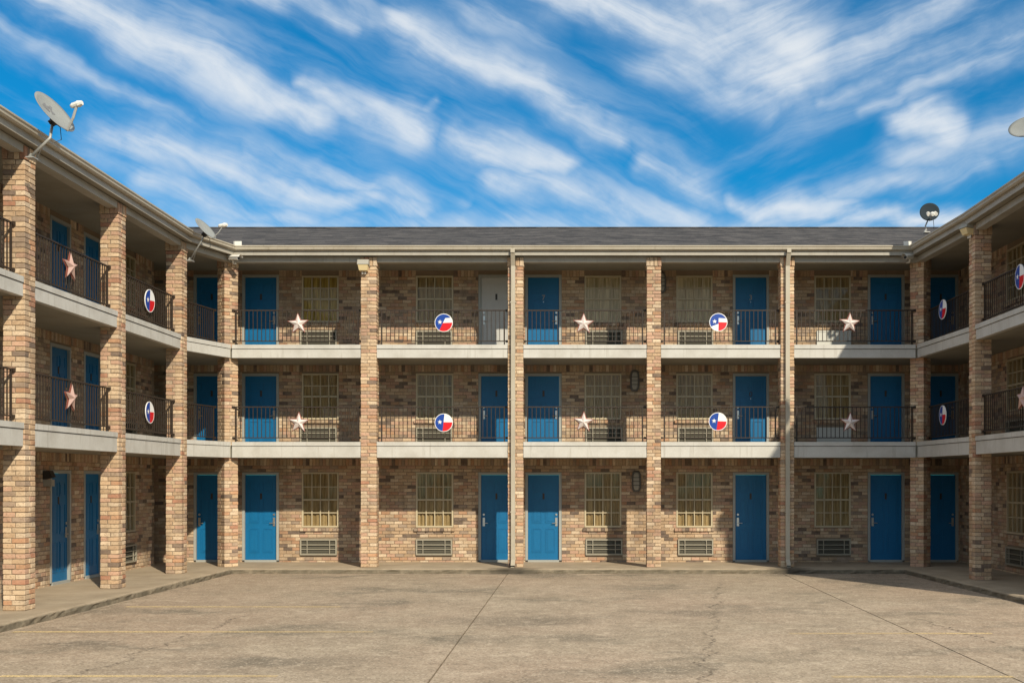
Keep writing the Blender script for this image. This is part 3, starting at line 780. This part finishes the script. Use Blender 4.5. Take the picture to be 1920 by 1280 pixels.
# clear spans between pillars along the walkway front
SPANS = [((XLP, 12.3), (XLP, 15.9)), ((XLP, 16.3), (XLP, 19.69)), ((XLP, 20.09), (XLP, 23.72)), ((XLP, 24.12), (XLP, 27.52)), ((XLP, 27.92), (-9.235, 29.56))]
bx = [-9.225] + [v for X, w in BACK_P for v in (X - w / 2, X + w / 2)] + [9.105]
for i in range(5): SPANS.append(((bx[2 * i], YF), (bx[2 * i + 1], YF)))
SPANS += [((9.115, 29.56), (9.30, 26.18)), ((XRP, 25.78), (XRP, 22.4))]
def shrink(a, c, e0, e1):
    a, c = Vector(a), Vector(c); t = (c - a).normalized(); return a + t * e0, c - t * e1
for k in range(2):
    for i, (a, c) in enumerate(SPANS):
        e0 = .002; e1 = .002
        a2, c2 = shrink(a, c, e0, e1)
        se = part('slab_edge', along(a2, c2, -.16, -.030, SB[k], ST[k] - .122, MB()).mesh('slab_edge', 'paint_white'))
        obj('edge_cap', along(a2, c2, -.17, -.012, ST[k] - .106, ST[k], MB()).mesh('edge_cap', 'paint_white'), se, (0, 30.5 * 0, 0)).location = (0, 0, 0)
        obj('edge_shadow_line', along(a2, c2, -.16, -.048, ST[k] - .122, ST[k] - .106, MB()).mesh('edge_shadow_line', 'dark_metal'), se)  # dark strip painted in for the shadow line under the cap
# shift: slab meshes are built in world coordinates under a root placed at y = 30.5
# (part() subtracts the root position, so they stay where they were drawn)

# ---- roof edge: beam, soffit, fascia, gutter swept round the courtyard
def sweep(prof, path):
    b = MB(); n = len(prof); rings = [offs(path, o) for o, z in prof]
    vs_ = [(rings[k][i][0], rings[k][i][1], prof[k][1]) for i in range(len(path)) for k in range(n)]
    fs = [(i * n + k, i * n + (k + 1) % n, (i + 1) * n + (k + 1) % n, (i + 1) * n + k) for i in range(len(path) - 1) for k in range(n)]
    fs += [tuple(range(n)), tuple(reversed(range((len(path) - 1) * n, len(path) * n)))]
    return b.add(vs_, fs)
part('roof_beam', sweep([(-.24, 8.30), (-.02, 8.30), (-.02, 8.445), (-.24, 8.445)], PATH).mesh('roof_beam', 'trim'))
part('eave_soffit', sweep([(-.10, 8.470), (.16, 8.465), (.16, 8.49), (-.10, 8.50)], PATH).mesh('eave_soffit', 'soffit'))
part('fascia_board', sweep([(.135, 8.447), (.165, 8.447), (.165, 8.64), (.135, 8.64)], PATH).mesh('fascia_board', 'trim'))
gp = [(.168, 8.570), (.225, 8.565), (.257, 8.595), (.260, 8.640), (.28, 8.658), (.28, 8.688), (.266, 8.688), (.245, 8.635), (.235, 8.60), (.182, 8.587), (.182, 8.676), (.168, 8.676)]
part('gutter', sweep(gp, PATH).mesh('gutter', 'gutter'))
# ---- roof
E0 = .47; EZ, RZ_ = 8.705, 10.80
e = offs(PATH, .21)
pitch = (RZ_ - EZ)
rl, rb, rr_ = -17.2, 36.6, 17.0
verts = [(*e[0], EZ), (*e[1], EZ), (*e[2], EZ), (*e[3], EZ), (*e[4], EZ), (e[5][0], 21.9, EZ), (rr_, 21.9, RZ_), (rr_, rb, RZ_), (rl, rb, RZ_), (rl, 12.3, RZ_),
         (2 * rl + 9.6, 12.3, EZ), (2 * rl + 9.6, 44.2, EZ), (2 * rr_ - 9.1, 44.2, EZ), (2 * rr_ - 9.1, 21.9, EZ)]
faces = [(0, 1, 2, 8, 9), (2, 3, 7, 8), (3, 4, 5, 6, 7), (9, 8, 11, 10), (8, 7, 12, 11), (7, 6, 13, 12)]
roof = part('roof', mesh('roof', verts, faces, 'shingle'))
obj('drip_edge', sweep([(.15, 8.680), (.215, 8.680), (.215, 8.708), (.15, 8.708)], PATH).mesh('drip_edge', 'dark_metal'), roof)
obj('ridge_cap', MB().tube([(rl, rb, RZ_), (rr_, rb, RZ_)], .05, 6).mesh('ridge_cap', 'shingle'), roof)
obj('gable_board', MB().add([(e[5][0], 21.93, 8.42), (rr_, 21.93, 8.42), (rr_, 21.93, RZ_ - .01), (e[5][0], 21.93, EZ - .01)], [(0, 1, 2, 3)]).mesh('gable_board', 'trim'), roof)
# splash guards at the gutter's inner corners
g1 = offs(PATH, .25)
for i, (s_, m_) in ((2, (1, 'white_plastic')), (3, (-1, 'white_plastic'))):
    x, y = g1[i]
    part('splash_guard', MB().box(min(x - s_ * .03, x + s_ * .17), max(x - s_ * .03, x + s_ * .17), y - .012, y + .012, 8.64, 8.80).box(x - s_ * .03 - .01, x - s_ * .03 + .01, y - .15 if False else y - .012, y + .10, 8.64, 8.80).mesh('splash_guard', m_))

# ---- railings
BAL_S = .113
def railing(a, c, zf, o=-.20):
    a, c = Vector(a), Vector(c); t = (c - a).normalized(); n = Vector((t.y, -t.x)); L = (c - a).length
    a = a + n * o
    rz = math.atan2(t.y, t.x); zt, zb = zf + .96, zf + .115
    b = MB().box(0, L, -.019, .019, zt - .030, zt).box(0, L, -.014, .014, zb - .012, zb + .014)
    for x in (.002, L - .062): b.box(x, x + .06, -.035, .035, zt - .05, zt + .008).box(x, x + .06, -.03, .03, zb - .03, zb + .025)
    r = part('railing', b.mesh('railing', 'iron'), (a.x, a.y, 0), rz)
    k = max(2, round(L / BAL_S)); bm_ = MB().box(-.0085, .0085, -.0085, .0085, zb - .012, zt - .02).mesh('baluster', 'iron')
    pm = MB().box(-.016, .016, -.016, .016, zf - .05, zt).mesh('post', 'iron')
    for i in range(1, k): obj('baluster', bm_, r, (L * i / k, 0, 0))
    for x in (.10, L - .10): obj('post', pm, r, (x, 0, 0))
RAILS = []
for i, (a, c) in enumerate(SPANS):
    for f in (0, 1):
        a2, c2 = Vector(a), Vector(c)
        if i == 4: c2 = Vector((-9.52, 29.70)); a2 = Vector(a)
        if i == 5: a2 = Vector((-9.27, YF))
        if i == 9: c2 = Vector((9.16, YF))
        if i == 10: a2 = Vector((9.32, 29.70))
        railing(a2, c2, ST[f])

# ---- downspouts
def downspout(cx):
    b = MB(); w = .055; y1 = YF - .006; y0 = y1 - .085
    b.box(cx - w, cx + w, y0, y1, .34, 8.18)
    d_ = part('downspout', b.mesh('downspout', 'gutter'))
    obj('elbow', MB().add([(cx - w, y0, 8.18), (cx + w, y0, 8.18), (cx + w, y1, 8.18), (cx - w, y1, 8.18), (cx - w, YF - .27, 8.50), (cx + w, YF - .27, 8.50), (cx + w, YF - .17, 8.57), (cx - w, YF - .17, 8.57)],
        [(0, 1, 5, 4), (1, 2, 6, 5), (2, 3, 7, 6), (3, 0, 4, 7)]).box(cx - w, cx + w, YF - .285, YF - .17, 8.50, 8.60).mesh('elbow', 'gutter'), d_)
    obj('outlet_elbow', MB().add([(cx - w, y0, .34), (cx + w, y0, .34), (cx + w, y1, .34), (cx - w, y1, .34), (cx - w, y0 - .16, .20), (cx + w, y0 - .16, .20), (cx + w, y0 - .12, .14), (cx - w, y0 - .12, .14)],
        [(0, 1, 5, 4), (1, 2, 6, 5), (2, 3, 7, 6), (3, 0, 4, 7)]).mesh('outlet_elbow', 'gutter'), d_)
    for z in (1.6, 4.6, 7.2): obj('strap', MB().box(cx - w - .02, cx + w + .02, y0 - .004, y1 + .004, z, z + .03).mesh('strap', 'gutter'), d_)
downspout(pxX(962, 29.5)); downspout(pxX(1477, 29.5))

# ------------------------------------------------------------------ decorations hung on the railings
def frame_of(face):
    """local x (right), outward normal for things hung on a railing that faces the courtyard"""
    return {'back': 0.0, 'left': HALF, 'right': -HALF}[face]
def star_mesh(R0, R1, z, m, dep=0.0):
    vs_ = [(0, -z, 0)]
    for k in range(10):
        r = R0 if k % 2 == 0 else R1; a = math.pi / 2 + k * math.pi / 5
        vs_.append((r * math.cos(a), dep, r * math.sin(a)))
    fs = [(0, 1 + (k + 1) % 10, 1 + k) for k in range(10)] + [tuple(range(1, 11))]
    return mesh('star', vs_, fs, m)
def barn_star(loc, rz, label, r=.272, m='star_white'):
    t = obj('barn_star', None, None, loc, rz); tag(t, label, 'star decoration', 'metal stars hung on the railings')
    t.empty_display_size = .2
    t.rotation_euler = (R.uniform(-.06, .06), R.uniform(-.09, .09), rz + R.uniform(-.08, .08))
    obj('back_star', star_mesh(r * 1.10, r * .50, .022, 'star_red', .012), t)
    obj('front_star', star_mesh(r * .97, r * .385, .085, m, -.014), t)
    obj('hook', MB().tube([(0, .014, r * .6), (0, .05, r * .62)], .006, 6).mesh('hook', 'dark_metal'), t)
    return t
def clip(poly, a, b, c):
    """keep a*x + b*y + c >= 0"""
    out = []
    for i in range(len(poly)):
        p, q = poly[i], poly[(i + 1) % len(poly)]; fp = a * p[0] + b * p[1] + c; fq = a * q[0] + b * q[1] + c
        if fp >= 0: out.append(p)
        if (fp >= 0) != (fq >= 0): s_ = fp / (fp - fq); out.append((p[0] + s_ * (q[0] - p[0]), p[1] + s_ * (q[1] - p[1])))
    return out
def flag_disc(loc, rz, label, style=0, r=.245):
    t = obj('flag_disc', None, None, loc, rz); tag(t, label, 'flag sign', 'round star flag signs hung on the railings')
    t.empty_display_size = .2
    t.rotation_euler = (R.uniform(-.04, .04), R.uniform(-.05, .05), rz + R.uniform(-.06, .06))
    n = 56; ring = MB(); vs_ = []
    for k in range(n):
        a = 2 * math.pi * k / n; c, s_ = math.cos(a), math.sin(a)
        for rr, y in ((r, .012), (r, -.004), (r * .94, -.0065), (r * .93, .0)): vs_.append((rr * c, y, rr * s_))
    ring.add(vs_, [(4 * k + q, 4 * ((k + 1) % n) + q, 4 * ((k + 1) % n) + (q + 1) % 4, 4 * k + (q + 1) % 4) for k in range(n) for q in range(4)])
    obj('rim', ring.mesh('rim', 'sign_white'), t)
    obj('backing', MB().add([(r * .97 * math.cos(6.2832 * k / n), .008, r * .97 * math.sin(6.2832 * k / n)) for k in range(n)], [tuple(range(n))]).mesh('backing', 'galv'), t)
    circ = [(r * .935 * math.cos(6.2832 * k / n), r * .935 * math.sin(6.2832 * k / n)) for k in range(n)]
    def field(name, poly, m):
        if len(poly) > 2: obj(name, mesh(name, [(x, -.004, y) for x, y in poly] + [(x, .004, y) for x, y in poly], [tuple(range(len(poly)))] + [(i, (i + 1) % len(poly), len(poly) + (i + 1) % len(poly), len(poly) + i) for i in range(len(poly))], m), t)
    if style == 0:
        field('blue_field', clip(circ, -1, .10, -.02 * r), 'sign_blue')
        rt = clip(circ, 1, -.10, .02 * r)
        field('white_field', clip(rt, 0, 1, -.05 * r), 'sign_white'); field('red_field', clip(rt, 0, -1, .05 * r), 'sign_red')
    elif style == 1:
        tl = clip(circ, -1, .45, -.08 * r); rt = clip(circ, 1, -.45, .08 * r)
        field('blue_field', tl, 'sign_blue'); field('blue_field', clip(rt, -.1, 1, -.50 * r), 'sign_blue')
        lo = clip(rt, .1, -1, .50 * r)
        field('white_field', clip(lo, -.08, 1, .02 * r), 'sign_white'); field('red_field', clip(lo, .08, -1, -.02 * r), 'sign_red')
    else:
        lf = clip(circ, -1, 0, .02 * r); rt = clip(circ, 1, 0, -.02 * r)
        field('blue_field', clip(lf, -.42, 1, .18 * r), 'sign_blue'); field('white_field', clip(lf, .42, -1, -.18 * r), 'sign_white')
        field('blue_field', clip(rt, .02, 1, -.46 * r), 'sign_blue'); lo = clip(rt, -.02, -1, .46 * r)
        field('white_field', clip(lo, .0, 1, -.02 * r), 'sign_white'); field('red_field', clip(lo, 0, -1, .02 * r), 'sign_red')
    s_ = obj('star_emblem', star_mesh(r * .27, r * .11, .004, 'sign_white', 0.0), t, (-.42 * r, -.0075, .06 * r))
    obj('hook', MB().tube([(0, .014, r * .8), (0, .045, r * .82)], .006, 6).mesh('hook', 'dark_metal'), t)
    return t
YD = YF + .20 - .075                       # just outside the back railing
def Bk(x, y): p = px(x, y, YD); return (p.x, p.y, p.z)
barn_star(Bk(559, 607), 0, 'pale metal star on top-floor railing beside the leftmost window of the rear facade')
flag_disc(Bk(832, 605), 0, 'round star flag sign with blue sweeping over its top, on railing beside the white door', 1)
barn_star(Bk(1094, 607), 0, 'pale metal star on top-floor railing between the two downspouts')
flag_disc(Bk(1347, 604), 0, 'round star flag sign on top-floor railing with a white wedge at its lower left', 2)
barn_star(Bk(1593, 606), 0, 'pale metal star on top-floor railing right of the right-hand downspout')
barn_star(Bk(560, 792), 0, 'pale metal star on middle-floor railing beside the leftmost window of the rear facade')
flag_disc(Bk(832, 792), 0, 'round star flag sign on middle-floor railing directly below the sign beside the white door', 0)
barn_star(Bk(1094, 791), 0, 'pale metal star on middle-floor railing between the two downspouts')
flag_disc(Bk(1346, 790), 0, 'round star flag sign on middle-floor railing left of the second downspout', 0)
barn_star(Bk(1594, 792), 0, 'pale metal star on middle-floor railing right of the right-hand downspout')
XD = XLP - .20 + .075
def Lf(x, y): d_ = XD * F / (x - VX); return (XD, d_, pyZ(y, d_))
barn_star(Lf(132, 500), HALF, 'reddish metal star on top-floor railing of the left wing', .285, 'star_pink')
barn_star(Lf(133, 746), HALF, 'reddish metal star on middle-floor railing of the left wing', .285, 'star_pink')
flag_disc(Lf(281, 564), HALF, 'round star flag sign on top-floor railing of the left wing', 0, .265)
flag_disc(Lf(281, 773), HALF, 'round star flag sign on middle-floor railing of the left wing', 0, .255)
XD2 = XRP + .20 - .075
def Rt(x, y): d_ = XD2 * F / (x - VX); return (XD2, d_, pyZ(y, d_))
RC = -HALF + .053
p_ = Rt(1774, 580); flag_disc((p_[0] - .09, p_[1], p_[2]), RC, 'round star flag sign on top-floor railing of the right corner bay', 0, .25)
p_ = Rt(1774, 778); flag_disc((p_[0] - .09, p_[1], p_[2]), RC, 'round star flag sign on middle-floor railing of the right corner bay', 0, .25)
flag_disc(Rt(1912, 519), -HALF, 'round star flag sign on top-floor railing cut by the right picture edge', 0, .265)
barn_star(Rt(1918, 747), -HALF, 'reddish metal star on middle-floor railing cut by the right picture edge', .285, 'star_pink')

# ------------------------------------------------------------------ satellite dishes
def dish(foot, ctr, nrm, a, b_, label, m='dish', lnb_off=None, bend=None, twin=False, emblem=False, arm_r=.018, up=(0, 0, 1), pole_r=.026):
    foot = Vector(foot); ctr = Vector(ctr); n = Vector(nrm).normalized()
    v = (Vector(up) - n * Vector(up).dot(n)).normalized(); u = v.cross(n).normalized()
    t = obj('satellite_dish', None, None, foot); tag(t, label, 'satellite dish', 'satellite dishes on the eaves'); t.empty_display_size = .3
    L = lambda p: Vector(p) - foot
    rings, seg = 7, 40; vs_ = []; fs = []; dep = .16 * max(a, b_)
    def pt(rho, ang, off=0): return ctr + u * (a * rho * math.cos(ang)) + v * (b_ * rho * math.sin(ang)) + n * (dep * (rho * rho - 1) + off)
    vs_.append(L(pt(0, 0)))
    for i in range(1, rings + 1):
        for k in range(seg): vs_.append(L(pt(i / rings, 2 * math.pi * k / seg)))
    o2 = len(vs_); vs_.append(L(pt(0, 0, -.012)))
    for i in range(1, rings + 1):
        for k in range(seg): vs_.append(L(pt(i / rings, 2 * math.pi * k / seg, -.012)))
    for base, flip in ((0, False), (o2, True)):
        for k in range(seg):
            f_ = (base, base + 1 + k, base + 1 + (k + 1) % seg); fs.append(f_[::-1] if flip else f_)
        for i in range(rings - 1):
            for k in range(seg):
                q = (base + 1 + i * seg + k, base + 1 + (i + 1) * seg + k, base + 1 + (i + 1) * seg + (k + 1) % seg, base + 1 + i * seg + (k + 1) % seg)
                fs.append(q[::-1] if flip else q)
    b0 = 1 + (rings - 1) * seg
    for k in range(seg): fs.append((b0 + k, o2 + b0 + k, o2 + b0 + (k + 1) % seg, b0 + (k + 1) % seg))
    refl = obj('reflector', mesh('reflector', vs_, fs, m, True), t)
    if emblem:
        for (r0, r1, a0, a1) in ((.12, .52, 1.75, 2.55), (.20, .50, .95, 1.35), (.02, .24, .2, 1.2), (.30, .42, 1.40, 1.60)):
            ev = []; ef = []; K = 5
            for i in range(K + 1):
                for j in range(2): ev.append(L(pt(r0 + (r1 - r0) * (j if i < K else .6 * j), a0 + (a1 - a0) * i / K, .004)))
            for i in range(K): ef.append((2 * i, 2 * i + 1, 2 * i + 3, 2 * i + 2))
            obj('emblem', mesh('emblem', ev, ef, 'emblem'), refl)
    back = ctr - n * (dep + .03) - v * b_ * .25
    obj('bracket', MB().tube([L(back + n * .03), L(back - n * .09)], [.085, .06], 8).tube([L(back - n * .06 + u * .09), L(back - n * .06 - u * .09)], .02, 6).mesh('bracket', 'black'), t)
    bend = Vector(bend) if bend is not None else foot.lerp(back, .5)
    top = back - n * .06
    obj('mast', MB().tube([L(foot), L(foot.lerp(bend, .9)), L(bend), L(bend.lerp(top, .12)), L(top)], pole_r, 8).mesh('mast', 'galv', True), t)
    obj('foot_plate', MB().box(-.07, .07, -.09, .09, -.055, -.035).tube([(-.05, 0, -.04), (0, 0, .03)], .03, 6).mesh('foot_plate', 'galv'), t)
    obj('brace', MB().tube([L(foot + Vector((.0, .16, -.03))), L(foot.lerp(bend, .55))], .010, 6).mesh('brace', 'galv'), t)
    base = ctr - v * b_ * .97
    lnb = ctr + Vector(lnb_off)
    obj('feed_arm', MB().tube([L(base - n * .03), L(base.lerp(lnb, .5) - v * .02), L(lnb)], arm_r, 6).mesh('feed_arm', 'galv' if m == 'dish' else 'galv'), t)
    aim = (ctr - lnb).normalized()
    for k in ((-1, 1) if twin else (0,)):
        c = lnb + u * .085 * k
        h = MB().tube([L(c - aim * .03), L(c + aim * .09)], [.052, .046], 10).tube([L(c + aim * .085), L(c + aim * .125)], [.05, .034], 10)
        q = obj('feed_horn', h.mesh('feed_horn', 'white_plastic', False), t)
        obj('horn_cap', MB().tube([L(c + aim * .126), L(c + aim * .134)], .026, 8).mesh('horn_cap', 'black'), q)
    obj('feed_housing', MB().tube([L(lnb - aim * .10), L(lnb - aim * .02)], [.04, .062], 8).mesh('feed_housing', 'white_plastic'), t)
    cb = [L(back - n * .05 + u * .04), L(back + Vector((.10, 0, -.12))), L(back + Vector((.12, 0, -.34))), L(back.lerp(foot, .45) + Vector((.13, 0, -.12)))]
    obj('cable', MB().tube(cb, .007, 5).mesh('cable', 'black'), t)
    return t
dish(px(60, 292, 19.35), px(103, 209, 19.5), (.70, -.25, .60), .34, .475, 'large grey satellite dish with dark emblem above the left wing eave, nearest the camera',
     lnb_off=(.44, -.10, .09), bend=px(94, 259, 19.4), emblem=True, arm_r=.024)
dish(px(357, 486, 27.5), px(386, 428, 27.4), (.70, -.24, .64), .27, .345, 'small grey satellite dish seen nearly edge-on at the left wing\'s far end',
     lnb_off=(.47, -.10, .05), bend=px(378, 452, 27.4), arm_r=.013, pole_r=.020)
dish(px(1737, 433, 28.4), px(1743, 397, 28.4), (-.22, -.88, .32), .245, .262, 'round satellite dish with its shade painted in as dark grey, above the right wing eave by the rear roof', 'dish_shaded',
     lnb_off=(-.03, -.30, -.13), bend=px(1735, 424, 28.45), twin=True, arm_r=.012, pole_r=.018)
dish(px(1934, 292, 22.5), px(1929, 236, 22.5), (-.45, -.68, .52), .40, .30, 'pale satellite dish cut off by the right picture edge',
     lnb_off=(-.05, -.42, -.05), bend=px(1933, 268, 22.5))

# ------------------------------------------------------------------ lamps and cameras
def wall_pack(loc, rz, label):
    t = obj('flood_light', None, None, loc, rz); tag(t, label, 'flood light', 'flood lights on the pillars'); t.empty_display_size = .2
    w = .15
    obj('housing', MB().add([(-w, 0, -.02), (w, 0, -.02), (w, 0, .15), (-w, 0, .15), (-w, -.24, .01), (w, -.24, .01), (w, -.16, .15), (-w, -.16, .15)],
        [(0, 1, 5, 4), (3, 7, 6, 2), (0, 4, 7, 3), (1, 2, 6, 5), (4, 5, 6, 7), (0, 3, 2, 1)]).mesh('housing', 'lamp_grey'), t)
    obj('lens', MB().add([(-w * .88, 0, -.022), (w * .88, 0, -.022), (w * .72, -.02, -.15), (-w * .72, -.02, -.15), (-w * .88, -.225, -.002), (w * .88, -.225, -.002), (w * .72, -.17, -.14), (-w * .72, -.17, -.14)],
        [(0, 4, 5, 1), (4, 7, 6, 5), (3, 2, 6, 7), (0, 3, 7, 4), (1, 5, 6, 2), (0, 1, 2, 3)]).mesh('lens', 'lamp_lens'), t)
    for s_ in (-1, 1): obj('sensor', MB().tube([(s_ * .035, -.05, -.15), (s_ * .035, -.055, -.22)], [.022, .028], 8).mesh('sensor', 'white_plastic'), t)
p_ = px(683, 499, YF - .01); wall_pack((p_.x, YF - .008, p_.z), 0, 'boxy yellowed flood light at the top of a rear pillar, left of centre')
p_ = px(1812, 425, 25.75); wall_pack((XRP - .005, 25.98, p_.z), -HALF + .25, 'boxy yellowed flood light at the top of the right wing pillar')
def bulkhead(loc, rz, label):
    t = obj('bulkhead_light', None, None, loc, rz); tag(t, label, 'wall light', 'oval bulkhead lights on the walls'); t.empty_display_size = .2
    def oval(w, h, y0, y1, sh=1.0, n=28):
        b = MB(); vs_ = []
        for y, k in ((y0, 1.0), (y0 + (y1 - y0) * .7, 1.0), (y1, sh)):
            for i in range(n):
                a = 2 * math.pi * i / n; c, s_ = math.cos(a), math.sin(a)
                vs_.append((w * k * math.copysign(abs(c) ** .6, c), y, h * k * math.copysign(abs(s_) ** .6, s_)))
        fs = [(r_ * n + i, r_ * n + (i + 1) % n, (r_ + 1) * n + (i + 1) % n, (r_ + 1) * n + i) for r_ in range(2) for i in range(n)] + [tuple(range(2 * n, 3 * n))]
        return b.add(vs_, fs)
    obj('base', oval(.135, .31, 0, -.07, .92).mesh('base', 'lamp_base'), t)
    obj('lens', oval(.085, .245, -.06, -.12, .8).mesh('lens', 'lamp_grey'), t)
    for z in (-.11, 0, .11): obj('guard_bar', MB().box(-.10, .10, -.130, -.118, z - .008, z + .008).mesh('guard_bar', 'dark_metal'), t)
for x, y, l in ((1190, 714, 'oval bulkhead light on the middle-floor wall right of the window'), (1193, 902, 'oval bulkhead light on the ground-floor wall right of the window'), (1240, 530, 'oval bulkhead light on the top-floor wall, half hidden by a pillar')):
    p_ = px(x, y, YW); bulkhead((p_.x, YW - .004, p_.z), 0, l)
t = obj('wall_lamp', None, None, (XLW + .004, 24.10, 2.50), HALF); tag(t, 'grey box lamp on the ground-floor wall of the left wing beside a blue door', 'wall light'); t.empty_display_size = .2
obj('housing', MB().add([(-.09, 0, -.02), (.09, 0, -.02), (.09, 0, .17), (-.09, 0, .17), (-.09, -.20, .03), (.09, -.20, .03), (.09, -.14, .17), (-.09, -.14, .17)],
    [(0, 1, 5, 4), (3, 7, 6, 2), (0, 4, 7, 3), (1, 2, 6, 5), (4, 5, 6, 7), (0, 3, 2, 1)]).mesh('housing', 'dark_metal'), t)
obj('lens', MB().box(-.075, .075, -.18, 0, -.17, -.022).mesh('lens', 'lamp_grey'), t)
def bullet_cam(loc, aim, label):
    t = obj('security_camera', None, None, loc); tag(t, label, 'camera', 'security cameras on the corner pillars'); t.empty_display_size = .15; t.scale = (1.35, 1.35, 1.35)
    a = Vector(aim).normalized(); s_ = a.cross(Vector((0, 0, 1))).normalized(); u = s_.cross(a)
    obj('body', MB().tube([-a * .13, a * .10], .042, 12).mesh('body', 'white_plastic', False), t)
    v = []
    for k in range(7):
        an = math.pi * (k / 6)
        for d_ in (-.14, .16): v.append(a * d_ + s_ * (.058 * math.cos(an)) + u * (.018 + .048 * math.sin(an)))
    obj('sun_shield', mesh('sun_shield', v, [(2 * k, 2 * k + 1, 2 * k + 3, 2 * k + 2) for k in range(6)], 'white_plastic'), t)
    obj('lens', MB().tube([a * .100, a * .108], .034, 12).mesh('lens', 'black'), t)
    obj('bracket', MB().tube([-a * .05 - u * .04, -a * .05 - u * .09 + Vector((0, .06, 0)), Vector((0, .22, -.07)) - a * .06], .018, 6).mesh('bracket', 'white_plastic'), t)
bullet_cam(px(440, 484, 29.33), (.9, -.42, -.08), 'white bullet camera at the head of the left corner pillar')
bullet_cam(px(1703, 482, 29.35), (-.75, -.62, -.16), 'white bullet camera at the head of the right corner pillar')
